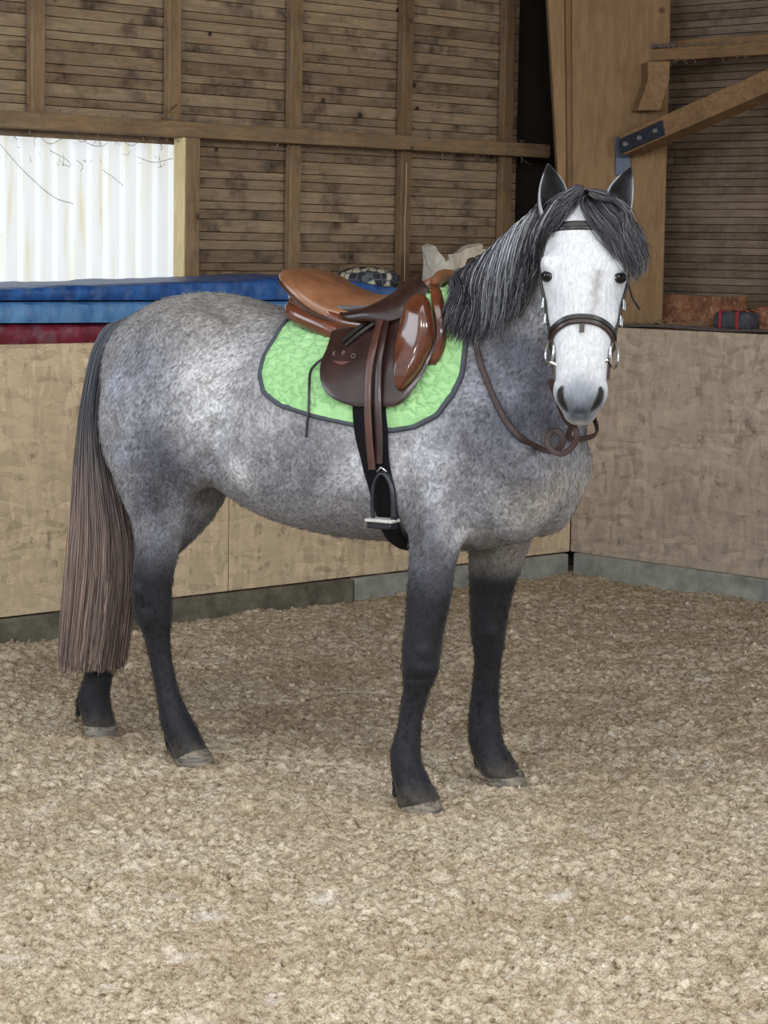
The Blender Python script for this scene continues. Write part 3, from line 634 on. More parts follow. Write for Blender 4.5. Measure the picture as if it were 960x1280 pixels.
# far (left) hind
limb([(150, 290, 470, -.10, .55, 0), (160, 300, 540, -.13, .6, 0), (175, 293, 590, -.145, .6, 0), (172, 278, 630, -.14, .58, 0), (160, 250, 665, -.13, .58, 0), (143, 215, 698, -.12, .62, 0), (125, 185, 725, -.11, .66, 0), (117, 168, 748, -.105, .7, 0), (115, 161, 770, -.10, .75, 0),
      (112, 151.5, 800, -.095, .8, 0), (108, 144, 832, -.09, .85, 0), (101, 138.5, 858, -.085, .9, 0), (97.5, 138, 875, -.082, .9, 0), (100, 141, 890, -.08, .9, 0), (103, 144, 904, -.08, .95, 0), (103, 145, 914, -.08, .95, 0)])
# neck: crest px, throat px, v of crest, v of throat, half width, turn 0..1
TOCAM = Vector((-.086, -.996, 0)).normalized(); HLAT = Vector((-TOCAM.y * -1, 0, 0)); HLAT = Vector((-.996, .086, 0))
neck = [(545, 366, 690, 655, 0, 0, .15, 0), (582, 343, 714, 585, 0, 0, .150, .1), (612, 320, 722, 520, .01, .02, .128, .3), (645, 291, 727, 465, .03, .05, .106, .5), (678, 260, 732, 415, .07, .10, .092, .75), (705, 243, 738, 372, .11, .14, .086, .9), (724, 240, 742, 335, .135, .17, .085, 1)]
R = []
for cx, cy, tx, ty, v0, v1, hw, tn in dense(neck, 5):
    a = Mv(cx, cy, v0); b = Mv(tx, ty, v1); c = a * .45 + b * .55; Z = (a - c); ht = Z.length; Z = Z.normalized(); hb = (b - c).length
    L = (HR * (1 - tn) + HLAT * tn).normalized(); L = (L - Z * L.dot(Z)).normalized()
    R.append(ring_pts(c, L, Z, hw, ht, hb, 1.35, .9, .9, .9))
PARTS.append(loft(R))
# head ------------------------------------------------------------------
TILT = math.radians(15)
HPOLL = P(733.5, 243, 6.40)
HD = (TOCAM * math.sin(TILT) - UP * math.cos(TILT)).normalized()     # poll -> muzzle
HLAT = (HLAT + HD * 0).normalized()
# small roll of the head: muzzle sits left of the poll
muz = P(724.5, 527, 6.24); HD = (muz - HPOLL).normalized(); HLEN = (muz - HPOLL).length
HLAT = (HLAT - HD * HLAT.dot(HD)).normalized(); HN = HLAT.cross(HD)
if HN.dot(TOCAM) < 0: HN = -HN
def Hd(s, l, n): return HPOLL + HD * s + HLAT * l + HN * n       # l>0 = horse's right = picture left
# s, half width, front, back (from the poll-muzzle line), front exponent x
k_ = HLEN / .63
head = [(.000, .062, .010, .16, .9), (.03, .082, .030, .19, .85), (.08, .097, .043, .215, .8), (.13, .109, .050, .235, .74), (.18, .118, .053, .25, .70), (.22, .121, .053, .255, .70), (.26, .114, .050, .25, .74), (.31, .101, .046, .235, .76), (.36, .088, .040, .200, .78),
        (.41, .0795, .033, .165, .80), (.46, .072, .026, .135, .80), (.50, .069, .020, .120, .78), (.54, .0705, .016, .110, .74), (.57, .067, .010, .100, .74), (.592, .053, .000, .090, .78), (.612, .038, -.012, .075, .85), (.628, .022, -.028, .055, .9)]
R = []
for s, hw, f, b_, ex in dense(head, 4): 
    mid = (f - b_) / 2 + .02; R.append(ring_pts(Hd(s * k_, 0, mid), HLAT, HN, hw, f - mid, mid + b_, ex, .82, .95, 1.0))
PARTS.append(loft(R))
def ell(c, A, sa, sb, sc, n=14):
    """ellipsoid at c with orthonormal axes A"""
    V = []; Fc = []
    for i in range(1, n):
        t = math.pi * i / n
        for j in range(2 * n): q = math.pi * j / n; V.append(c + A[0] * (sa * math.sin(t) * math.cos(q)) + A[1] * (sb * math.sin(t) * math.sin(q)) + A[2] * (sc * math.cos(t)))
    m = 2 * n
    for i in range(n - 2):
        for j in range(m): a = i * m + j; b = i * m + (j + 1) % m; Fc.append((a, b, b + m, a + m))
    V += [c + A[2] * sc, c - A[2] * sc]
    for j in range(m): Fc.append((j, (j + 1) % m, len(V) - 2)[::-1]); Fc.append(((n - 2) * m + j, (n - 2) * m + (j + 1) % m, len(V) - 1))
    PARTS.append((V, Fc))
BA = (HU, HR, UP); HA3 = (HLAT, HN, HD)
for sg in (1, -1):
    ell(B(.12, sg * .135, 1.10), (( HU * .75 + UP * -.66).normalized(), HR, (HU * .66 + UP * .75).normalized()), .24, .10, .14)      # shoulder
    ell(B(.02, sg * .115, 1.30), (( HU * .55 + UP * -.83).normalized(), HR, (HU * .83 + UP * .55).normalized()), .24, .085, .13)     # shoulder blade
    ell(B(-.05, sg * .15, .90), BA, .12, .07, .12)                       # elbow / triceps
    ell(B(.20, sg * .085, .95), BA, .12, .10, .17)                      # breast
    ell(B(-.90, sg * .17, 1.33), BA, .16, .09, .10)                      # hip
    ell(B(-.90, sg * .16, 1.02), BA, .13, .09, .17)                      # stifle / flank
    ell(Hd(.205 * k_, sg * .098, .008), HA3, .024, .034, .036)            # brow over the eye
    ell(Hd(.30 * k_, sg * .066, -.13), HA3, .030, .085, .115)              # jaw cheek
    ell(Hd(.548 * k_, sg * .048, -.008), HA3, .027, .030, .042)            # nostril wing
ell(Hd(.600 * k_, 0, -.045), HA3, .046, .040, .034)                       # lips / chin
ell(Hd(.585 * k_, 0, -.080), HA3, .036, .030, .035)                       # chin

V, Fc = join_data(PARTS)
tmp = bpy.data.objects.new('tmp', pydata('tmp', V, Fc)); COL.objects.link(tmp)
bm = bmesh.new(); bm.from_mesh(tmp.data)
bmesh.ops.recalc_face_normals(bm, faces=bm.faces); bm.to_mesh(tmp.data); bm.free()
md = tmp.modifiers.new('r', 'REMESH'); md.mode = 'VOXEL'; md.voxel_size = .0056
dg = bpy.context.evaluated_depsgraph_get(); body_me = bpy.data.meshes.new_from_object(tmp.evaluated_get(dg)); bpy.data.objects.remove(tmp)
nv = len(body_me.vertices); co = np.empty(nv * 3); body_me.vertices.foreach_get('co', co); co = co.reshape(-1, 3)
ed = np.empty(len(body_me.edges) * 2, np.int32); body_me.edges.foreach_get('vertices', ed); ed = ed.reshape(-1, 2)
deg = np.bincount(ed.ravel(), minlength=nv).astype(float)
def lap(x):
    s = np.zeros_like(x)
    for c in range(x.shape[1]): s[:, c] = np.bincount(ed[:, 0], x[ed[:, 1], c], nv) + np.bincount(ed[:, 1], x[ed[:, 0], c], nv)
    return s / deg[:, None] - x
def loc(c):
    q = c - np.array(HO); return q @ np.array(HU), q @ np.array(HR), q[:, 2]
def hloc(c):
    q = c - np.array(HPOLL); return (q @ np.array(HD)) / k_, q @ np.array(HLAT), q @ np.array(HN)
u, v, z = loc(co); hs, hl, hn = hloc(co)
headm = (sstep(-.02, .06, hs) * (1 - sstep(.10, .16, -hn - .08 - .0 * hs)) * (hs < .70) * (np.abs(hl) < .16) * (z > 1.02))
wgt = .12 + .88 * sstep(.62, .88, z); wgt = wgt * (1 - .86 * headm)
for it in range(70): co = co + lap(co) * (.62 * wgt)[:, None]; 
for it in range(4): co = co + lap(co) * .5
# sculpting brushes -----------------------------------------------------------
def set_co(): body_me.vertices.foreach_set('co', co.ravel()); body_me.update()
def normals():
    set_co(); n = np.empty(nv * 3); body_me.vertices.foreach_get('normal', n); return n.reshape(-1, 3)
def bvh():
    set_co(); return BVHTree.FromPolygons([tuple(c) for c in co], [tuple(p.vertices) for p in body_me.polygons])
BV = bvh()
def hit(px, py, tree=None):
    d = ray(px, py).normalized(); h = (tree or BV).ray_cast(CO, d, 30); return h[0], h[1]
def mirror(p): a, b, c = uvz(p); return B(a, -b, c)
def brush(cs, r, amt, nrm, dirv=None, sx=None):
    global co
    cs = np.array(cs); d2 = ((co - cs) ** 2).sum(1); wv = np.exp(-d2 / (r * r)); 
    co = co + (nrm if dirv is None else np.array(dirv)[None]) * (wv * amt)[:, None]
def stroke(pts, r, amt, both=True):
    N = normals(); P3 = []
    for (px, py) in pts:
        h = hit(px, py)[0]
        if h is not None: P3.append(h)
    if len(P3) < 1: return
    path = np.array([tuple(p) for p in P3]) if len(P3) == 1 else catmull([np.array(p) for p in P3], 8)
    def ap(path):
        global co
        dm = np.full(nv, 9.0)
        for q in path: dm = np.minimum(dm, ((co - q) ** 2).sum(1))
        co = co + N * (np.exp(-dm / (r * r)) * amt)[:, None]
    ap(path)
    if both: ap(np.array([tuple(mirror(Vector(q))) for q in path]))
stroke([(262, 545), (257, 575)], .035, -0.0330)                    # flank fold
stroke([(270, 500), (262, 545)], .06, -0.0180)
stroke([(300, 440), (285, 480)], .09, -0.0180)                     # hollow before the hip
stroke([(268, 405)], .05, 0.0150)                                  # point of hip
stroke([(505, 560), (508, 610), (512, 650)], .028, -0.0210)          # behind the elbow
stroke([(560, 440), (590, 500), (625, 555)], .035, -0.0090)          # shoulder blade edge
stroke([(600, 455), (640, 520), (668, 560)], .030, -0.0150)          # neck / shoulder groove
stroke([(650, 560), (668, 610)], .05, 0.0180)                        # point of shoulder
stroke([(588, 600), (578, 660)], .030, -0.0150)                      # forearm / breast
stroke([(540, 625), (535, 680)], .035, 0.0150)
stroke([(175, 520), (180, 600), (195, 660)], .030, -0.0105)          # ham groove
stroke([(210, 480), (215, 560)], .08, 0.0180)
stroke([(205, 675), (196, 715)], .020, 0.0060)
stroke([(170, 738)], .020, 0.0120, False)                              # point of hock
stroke([(181, 760)], .016, -0.0060, False)
stroke([(513, 878), (510, 905), (506, 928)], .011, -.006, False); stroke([(598, 850), (596, 880), (597, 905)], .011, -.005, False)
stroke([(200, 800), (204, 835), (208, 865)], .011, -.005, False)
stroke([(505, 846), (520, 850), (540, 846)], .010, -.004, False); stroke([(530, 815)], .022, .006, False); stroke([(612, 792)], .022, .006, False)
stroke([(520, 960), (505, 955)], .018, .004, False); stroke([(520, 978)], .012, -.004, False)
stroke([(525, 836), (545, 838)], .020, 0.0060, False)
# face: eye sockets, nostrils, mouth
N = normals()
EYE = {}; EYEP = [hit(682, 346)[0], hit(776.5, 348)[0]]
for sg in (1, -1):
    e = Hd(.222 * k_, sg * .098, .016); EYE[sg] = e
    brush(Hd(.222 * k_, sg * .120, .022), .020, -.007, N)
    brush(Hd(.19 * k_, sg * .104, .036), .020, .006, N)                   # brow
    brush(Hd(.15 * k_, sg * .105, .010), .028, -.007, N)                  # salt cellar
    brush(Hd(.255 * k_, sg * .105, .018), .018, .003, N)
    brush(Hd(.32 * k_, sg * .075, .020), .040, -.006, N)                   # hollow beside the nose
    brush(Hd(.34 * k_, sg * .088, -.02), .030, .006, N)                   # facial crest
    brush(Hd(.50 * k_, sg * .045, .016), .022, -.004, N)
brush(Hd(.47 * k_, 0, .03), .035, -.003, N)
N = normals()
for sg in (1, -1):
    for t_ in np.linspace(0, 1, 9):      # nostril: slanting comma, upper end outside
        p = Hd((.528 + .040 * t_) * k_, sg * (.053 - .018 * t_ ** 1.3), .016 - .012 * t_)
        pass
    for t_ in np.linspace(0, 1, 9):
        p = Hd((.520 + .050 * t_) * k_, sg * (.066 - .014 * t_), .004 - .006 * t_); brush(p, .011, .0022, N)
        p = Hd((.530 + .040 * t_) * k_, sg * (.034 - .012 * t_), .022 - .010 * t_); brush(p, .010, .0016, N)
NOS = [[(703, 484), (700.5, 490), (700.5, 498), (704.5, 507), (710, 514)], [(750.5, 485), (751, 491), (749.5, 499), (745, 507), (738.5, 514)]]
BV = bvh(); NOSP = []
for path_ in NOS:
    pp = catmull([np.array(q, float) for q in path_], 4); hp_ = [hit(*q)[0] for q in pp]; NOSP.append(hp_)
    for i_, h_ in enumerate(hp_):
        wd_ = .55 + .45 * math.sin(math.pi * i_ / (len(hp_) - 1)) ; brush(h_, .0056 * wd_ + .0015, .0078 * wd_, N, dirv=(-TOCAM * .8 + UP * .45 + HD * 0))
for t_ in np.linspace(-1, 1, 25): brush(Hd((.604 - .010 * abs(t_) ** 2) * k_, .042 * t_, -.012 - .05 * abs(t_) ** 2.2), .006, -.0030, N)    # mouth line
co = co + lap(co) * .3
set_co(); BV = bvh()
# fine breakup of the coat surface
N = normals(); u, v, z = loc(co)
co = co + N * ((perlin(co * 14) * .0016 + perlin(co * 5) * .003) * sstep(.7, .9, z) * (1 - headm))[:, None]
set_co(); BV = bvh()
# ---------------------------------------------------------------- ears
def ear_data(base, tip, openv, wbase, sg):
    """cupped ear: base centre, tip, direction the opening faces"""
    base = Vector(base); tip = Vector(tip); ax = (tip - base); L = ax.length; ax.normalize(); o = (openv - ax * openv.dot(ax)).normalized(); s = ax.cross(o)
    prof = [(0, .58, 1.0), (.12, .80, .85), (.28, .98, .60), (.45, 1.0, .40), (.62, .86, .28), (.78, .58, .34), (.90, .30, .2), (1.0, .03, .05)]
    prof = dense(prof, 2); V = []; Fc = []; n = 18; m = 2 * n
    for t, wd, cl in prof:
        c = base + ax * (t * L) + s * (sg * .010 * math.sin(t * math.pi)) - o * (.012 * math.sin(t * math.pi)) + s * (-sg * .010 * t * t)
        half = math.radians(86 + 52 * cl); r1 = wbase * wd; r2 = wbase * wd * .86
        th = .0045 * (1 - .6 * t)
        for k in range(n):     # outer skin
            a = -half + 2 * half * k / (n - 1); V.append(c - o * (r2 * math.cos(a)) * 1.0 + s * (r1 * math.sin(a)))
        for k in range(n):     # inner skin
            a = half - 2 * half * k / (n - 1); V.append(c - o * ((r2 - th) * math.cos(a)) + s * ((r1 - th) * math.sin(a)))
    for i in range(len(prof) - 1):
        for k in range(m): a = i * m + k; b = i * m + (k + 1) % m; Fc.append((a, b, b + m, a + m))
    Fc.append(tuple(range(m))[::-1]); Fc.append(tuple((len(prof) - 1) * m + k for k in range(m)))
    return V, Fc
earR = ear_data(P(688, 277, 6.385), P(689.5, 204, 6.36), (TOCAM * .96 - HLAT * .16 + UP * .1).normalized(), .041, 1)
earL = ear_data(P(774, 280, 6.40), P(785, 207, 6.375), (TOCAM * .90 + HLAT * -.30).normalized(), .039, -1)
bodyV = [tuple(c) for c in co]; bodyF = [tuple(p.vertices) for p in body_me.polygons]
V, Fc = join_data([(bodyV, bodyF), earR, earL])
horse = empty('horse', tuple(HO)); tag(horse, 'dapple grey horse with white face standing saddled on the sand, head turned to us', 'horse')
me = pydata('body', V, Fc); Vn = np.array([tuple(x) for x in V]); nb = len(bodyV); ne = (len(Vn) - nb) // 2
# ---------------------------------------------------------------- coat colour
def lin(c): return np.array(srgb(*c)[:3])
u, v, z = loc(Vn); hs, hl, hn = hloc(Vn)
col = np.tile(lin((150, 150, 156)), (len(Vn), 1)); dap = np.full(len(Vn), .75)
def blend(c, wv):
    global col
    col = col * (1 - wv[:, None]) + lin(c)[None] * wv[:, None]
def blob(px, py, r, c, st=.8, both=True, stretch=None):
    h = hit(px, py)[0]
    if h is None: return
    for q in ([h, mirror(h)] if both else [h]):
        d2 = ((Vn - np.array(q)) ** 2).sum(1); blend(c, st * np.exp(-(d2 / r ** 2) ** 1.2))
top = sstep(1.28, 1.45, z); blend((158, 154, 148), top * .7 * (u < -.1))
for b in [(180, 460, .10, (128, 130, 142), .7), (200, 520, .13, (150, 152, 160), .7), (180, 560, .09, (112, 114, 126), .7), (215, 580, .11, (70, 72, 84), .9), (195, 625, .10, (70, 72, 84), .85), (240, 540, .09, (150, 150, 156), .7), (250, 400, .13, (138, 134, 130), .5),
          (270, 470, .10, (212, 212, 214), .8), (268, 530, .09, (216, 218, 224), .85), (330, 520, .14, (166, 164, 166), .7), (350, 600, .13, (146, 146, 154), .7), (300, 590, .06, (216, 218, 222), .85), (400, 610, .12, (146, 145, 152), .7), (450, 590, .08, (206, 208, 216), .8), (440, 640, .10, (150, 148, 154), .6), (380, 560, .10, (110, 108, 116), .65), (480, 640, .08, (150, 148, 152), .6),
          (525, 580, .09, (208, 210, 218), .9), (560, 540, .09, (140, 142, 152), .7), (545, 620, .07, (150, 152, 160), .7), (600, 560, .09, (112, 112, 122), .8), (640, 520, .12, (74, 76, 88), .95), (660, 470, .12, (80, 82, 96), .95), (620, 470, .09, (142, 144, 156), .8), (650, 590, .08, (104, 104, 114), .8), (610, 640, .08, (140, 140, 146), .8), (660, 640, .08, (160, 156, 152), .8), (695, 615, .07, (166, 160, 154), .8), (580, 675, .045, (214, 214, 216), .8), (610, 680, .05, (175, 170, 165), .6),
          (690, 530, .09, (64, 65, 76), .9), (590, 480, .06, (150, 152, 164), .5), (640, 440, .08, (70, 72, 84), .8), (145, 480, .05, (176, 182, 200), .6), (150, 570, .04, (160, 166, 184), .5), (530, 670, .06, (92, 94, 104), .7), (200, 680, .05, (104, 106, 116), .6), (225, 640, .05, (130, 132, 138), .6)]:
    blob(b[0], b[1], b[2], b[3], b[4])
col *= .68
# underside and inner legs paler
front = u > -.45
# legs turn black downwards
fz = np.where(front, 1 - sstep(.50, .92, z), 1 - sstep(.48, .84, z)); fz = fz + .14 * perlin(Vn * 6); fz = np.clip(fz, 0, 1)
far_hind_tan = (~front) & (v < 0)
blend((66, 68, 78), np.clip(1.5 * fz, 0, 1) * .85); blend((19, 20, 26), np.clip(fz * 2 - .65, 0, 1)); dap = dap * (1 - .45 * fz)
blend((128, 122, 115), (front & (v < -.05) & (z > .62) & (z < .80)).astype(float) * .55 * sstep(.62, .7, z))
# inner side streaks of the far fore leg
dust = (1 - sstep(.02, .10, z)) * (.35 + .5 * np.clip(perlin(Vn * 30) + .4, 0, 1)); blend((96, 88, 76), np.clip(dust * .6, 0, .5))
# head
hm = sstep(.0, .10, hs) * (z > 1.12) * sstep(-.24, -.12, hn + .0) * (np.abs(hl) < .14) * (hs < .7)
hm = hm * (np.arange(len(Vn)) < nb)
blend((192, 195, 200), hm); dap = dap * (1 - .93 * hm)
def hblob(s, l, n, r, c, st, both=True):
    for sg in ((1, -1) if both else (1,)):
        d2 = ((Vn - np.array(Hd(s * k_, sg * l, n))) ** 2).sum(1); blend(c, st * np.exp(-d2 / r ** 2) * (np.arange(len(Vn)) < nb))
hblob(.57, .03, 0, .050, (90, 96, 108), .9); hblob(.60, 0, -.01, .042, (58, 62, 72), .95, False); hblob(.57, 0, .015, .026, (112, 118, 130), .6, False); hblob(.545, 0, .02, .035, (124, 130, 140), .7, False); hblob(.608, .012, -.012, .022, (44, 46, 54), .8); hblob(.638, 0, -.03, .014, (190, 190, 194), .7, False)
for hp_ in NOSP:
    for h_ in hp_: d2 = ((Vn - np.array(h_ - TOCAM * .006)) ** 2).sum(1); wd_ = math.sin(math.pi * (hp_.index(h_) + .6) / (len(hp_) + .2)); blend((20, 20, 24), .96 * np.exp(-(d2 / (.0045 + .0056 * wd_) ** 2) ** 2))
for e_ in EYEP: d2 = ((Vn - np.array(e_)) ** 2).sum(1); blend((52, 54, 62), .85 * np.exp(-(d2 / .021 ** 2) ** 2))
hblob(.16, .06, .04, .04, (188, 190, 196), .5); hblob(.24, .105, .02, .035, (190, 195, 205), .5)
for s_, l_ in ((.23, -.040), (.25, -.034), (.27, -.036), (.29, -.030), (.31, -.034), (.33, -.028), (.35, -.026), (.37, -.022)): hblob(s_, l_, .048, .013, (116, 108, 108), .62, False)
hblob(.30, .07, .0, .03, (196, 202, 214), .5)
# ears
ei = np.arange(len(Vn)); isear = ei >= nb; mm = 36
kk = (ei - nb) % mm; inner = isear & (kk >= 18); edge = isear & ((kk < 2) | ((kk > 15) & (kk < 20)) | (kk > 33))
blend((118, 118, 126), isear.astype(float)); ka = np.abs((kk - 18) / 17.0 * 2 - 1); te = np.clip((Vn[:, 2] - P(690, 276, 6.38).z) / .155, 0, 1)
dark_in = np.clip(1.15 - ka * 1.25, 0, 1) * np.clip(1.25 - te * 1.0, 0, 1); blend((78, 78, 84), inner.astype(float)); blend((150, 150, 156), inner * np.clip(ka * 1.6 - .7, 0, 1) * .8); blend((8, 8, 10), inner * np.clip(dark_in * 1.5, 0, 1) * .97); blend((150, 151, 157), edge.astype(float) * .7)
col = np.where(isear[:, None], col * (1 + .45 * perlin(Vn * (160, 160, 60)))[:, None], col)
tipw = isear & ((Vn[:, 2] > P(700, 219, 6.37).z)); blend((30, 30, 36), tipw.astype(float) * .9); dap = np.where(isear, 0.0, dap)
ca = me.color_attributes.new('coat', 'FLOAT_COLOR', 'POINT'); ca.data.foreach_set('color', np.concatenate([np.clip(col, 0, 1), dap[:, None]], 1).astype(np.float32).ravel())
def coat_mat():
    t = NT('dappled_coat'); at = t.n('ShaderNodeAttribute'); at.attribute_name = 'coat'; c = at.outputs['Color']; dp = at.outputs['Alpha']
    v = t.coord((1, 1, 1), warp=.03, wscale=10)
    r1 = t.mix(.55, t.noise(v, 34, 4, .66, .3), t.noise(v, 14, 3, .6, .5)); r2 = t.noise(v, 95, 3, .6); hair = t.noise(t.coord((1, 1, .35), warp=.04, wscale=6), 150, 4, .7)
    f = t.mix(.45, r1, r2); hi = t.ramp(f, [(.48, 0.0), (.60, 1.0)]); lo = t.ramp(f, [(.39, 1.0), (.50, 0.0)])
    c0 = c; cl_ = t.mix(1.0, c, (2.1, 2.1, 2.12, 1), 'MULTIPLY'); cd_ = t.mix(1.0, c0, (.46, .45, .47, 1), 'MULTIPLY'); c = t.mix(t.math('MULTIPLY', hi, t.math('MULTIPLY', dp, .75)), c, cl_); c = t.mix(t.math('MULTIPLY', lo, t.math('MULTIPLY', dp, .8)), c, cd_)
    c = t.mix(.35, c, t.ramp(hair, [(.34, .15), (.66, 1.0)]), 'MULTIPLY'); 
    c = t.mix(1.0, c, (1.18, 1.18, 1.18, 1), 'MULTIPLY')
    t.P(Base_Color=c, Roughness=.62, Normal=t.bump(hair, .0022, .8)); t.b.inputs['Specular IOR Level'].default_value = .35; t.b.inputs['Sheen Weight'].default_value = .12; t.b.inputs['Sheen Roughness'].default_value = .4
    return t.m
M_coat = coat_mat()
me.transform(Matrix.Translation(-HO)); body = link('body', me, M_coat, horse, smooth=True)
def hpart(name, VF, mat, parent=None, smooth=True):
    V, Fc = VF; return link(name, pydata(name, [Vector(p) - HO for p in V], Fc), mat, parent or horse, smooth=smooth)
# ---------------------------------------------------------------- eyes
M_eye = plain('horse_eye', srgb(10, 8, 8), .07, spec=.5, bump=0.0); M_lid = plain('eyelid_skin', srgb(34, 34, 38), .6, spec=.2)
for sg in (1, -1):
    _h, _n = hit(*((682, 346) if sg > 0 else (776.5, 348))); c = _h - _n * .0125 - TOCAM * .001; V_, F_ = [], []
    save = PARTS; PARTS = []; ell(c, HA3, .0195, .0195, .0195, 12); V_, F_ = PARTS[0]; hpart('eye', (V_, F_), M_eye)
    PARTS = []
    out = (_n * .6 + TOCAM * .4).normalized(); a1 = HD - out * HD.dot(out); a1.normalize(); a2 = out.cross(a1)
    for lid, (amp, off) in {'upper': (-.0122, .0110), 'lower': (.0118, .0110)}.items():
        path = [c + a2 * (.0165 * math.cos(t)) + a1 * (amp * math.sin(t)) + out * (off + .0052 * math.sin(t)) for t in np.linspace(-.05, math.pi + .05, 14)]
        hpart('eyelid', tube_data(path, .0027, 8), M_lid)
    PARTS = save
# ---------------------------------------------------------------- hooves
def hoof_mat():
    t = NT('hoof_horn'); v = t.coord((1, 1, 6)); n = t.noise(v, 22, 5, .6)
    t.P(Base_Color=t.ramp(n, [(.35, srgb(62, 62, 64)), (.62, srgb(132, 122, 106))]), Roughness=.55, Normal=t.bump(n, .001)); return t.m
M_hoof = hoof_mat()
def hoof(px, py, toe, v0):
    c = Mv(px, py, v0); c.z = 0; toe = Vector(toe).normalized(); lat = Vector((toe.y, -toe.x, 0)); R = []; n = 24
    for zz, ln, wd, sh in ((-.010, .066, .060, .012), (.0, .066, .060, .012), (.016, .063, .058, .007), (.032, .059, .055, .001), (.042, .055, .051, -.003)):
        R.append([c + toe * (ln * math.cos(a) * (1.0 if math.cos(a) > 0 else .86) + sh) + lat * (wd * math.sin(a)) + UP * (zz + (.004 * math.cos(a) if zz > .04 else 0)) for a in [2 * math.pi * k / SEG for k in range(SEG)]])
    hpart('hoof', loft(R), M_hoof)
hoof(523, 1006, HU + HR * .12, .217); hoof(628, 974, HU - HR * .1, -.217); hoof(239, 948, HU, .081); hoof(123, 913, HU + HR * .2, -.081)

# short winter coat: loose hairs lying on the skin (one uncountable mass)
def coat_hairs(N):
    N_ = normals(); cs = co; rs_ = np.random.RandomState(77); idx = rs_.randint(0, nv, N); p = cs[idx]; n = N_[idx]; u_, v_, z_ = loc(p); s_, l_, h_ = hloc(p)
    rim = 1 - np.abs(n @ np.array(TOCAM)); c_ = col[idx]
    isH = (s_ > .0) & (z_ > 1.12) & (np.abs(l_) < .14) & (h_ > -.2)
    d = np.where(isH[:, None], np.array(HD)[None], np.array(-HU * .55 - UP * .8)[None]); leg = z_ < .65; d = np.where(leg[:, None], np.array((0, 0, -1.))[None], d)
    d = d + np.stack([perlin(p * 5 + k * 7.7) for k in range(3)], 1) * 1.1 + rs_.randn(N, 3) * .16; d -= n * (d * n).sum(1)[:, None]; d /= np.linalg.norm(d, axis=1)[:, None] + 1e-9
    L = rs_.uniform(.010, .020, N)[:, None] * np.where(isH, .5, 1.0)[:, None] * np.where(leg, .9, 1.0)[:, None]
    keep = ~((u_ > -.60) & (u_ < .06) & (z_ > 1.02)) & ~isH; 
    a = p + rs_.randn(N, 3) * .002; m_ = a + d * L * .5 + n * .0022; e = a + d * L + n * .0026
    S_ = np.stack([a, m_, e], 1)[keep]; br = rs_.uniform(.45, 1.9, N)[:, None] ** 1.1; br = np.where(isH[:, None], .9 + .12 * (br - 1), br); cc_ = np.clip(c_ * br, 0, .85)[keep]
    return S_, cc_
COAT_S, COAT_C = coat_hairs(33000)
# ================================================================== HAIR
def hair_obj(name, paths, rad, cols, mat, parent):
    """paths (S,n,3) strands, rad (n,) or (S,n), cols (S,n,3)"""
    paths = np.asarray(paths, float); Sn, n, _ = paths.shape; T = np.gradient(paths, axis=1); T /= np.linalg.norm(T, axis=2)[..., None] + 1e-9
    ref = np.array(TOCAM)[None, None]; A = np.cross(T, ref); A /= np.linalg.norm(A, axis=2)[..., None] + 1e-9; Bv = np.cross(T, A)
    rad = np.broadcast_to(np.asarray(rad, float), (Sn, n)); V = np.empty((Sn, n, 3, 3))
    for k in range(3):
        a = 2 * math.pi * k / 3 + .5; V[:, :, k] = paths + (A * math.cos(a) + Bv * math.sin(a)) * rad[..., None]
    base = (np.arange(Sn) * n * 3)[:, None, None]; i = np.arange(n - 1)[None, :, None] * 3; k = np.arange(3)[None, None, :]; k2 = (k + 1) % 3
    q = np.stack([base + i + k, base + i + k2, base + i + 3 + k2, base + i + 3 + k], -1).reshape(-1, 4)
    co_ = (V.reshape(-1, 3) - np.array(HO)).astype(np.float32)
    me = bpy.data.meshes.new(name); me.vertices.add(len(co_)); me.vertices.foreach_set('co', co_.ravel()); me.loops.add(q.size); me.loops.foreach_set('vertex_index', q.ravel().astype(np.int32))
    me.polygons.add(len(q)); me.polygons.foreach_set('loop_start', np.arange(0, q.size, 4, dtype=np.int32)); me.update(calc_edges=True)
    c4 = np.ones((Sn, n, 3, 4), np.float32); c4[..., :3] = np.asarray(cols)[:, :, None, :]
    ca = me.color_attributes.new('coat', 'FLOAT_COLOR', 'POINT'); ca.data.foreach_set('color', c4.ravel()); return link(name, me, mat, parent, smooth=True)
def hair_mat():
    t = NT('horse_hair'); t.P(Base_Color=t.attr('coat'), Roughness=.42); t.b.inputs['Specular IOR Level'].default_value = .45; return t.m
M_hair = hair_mat()
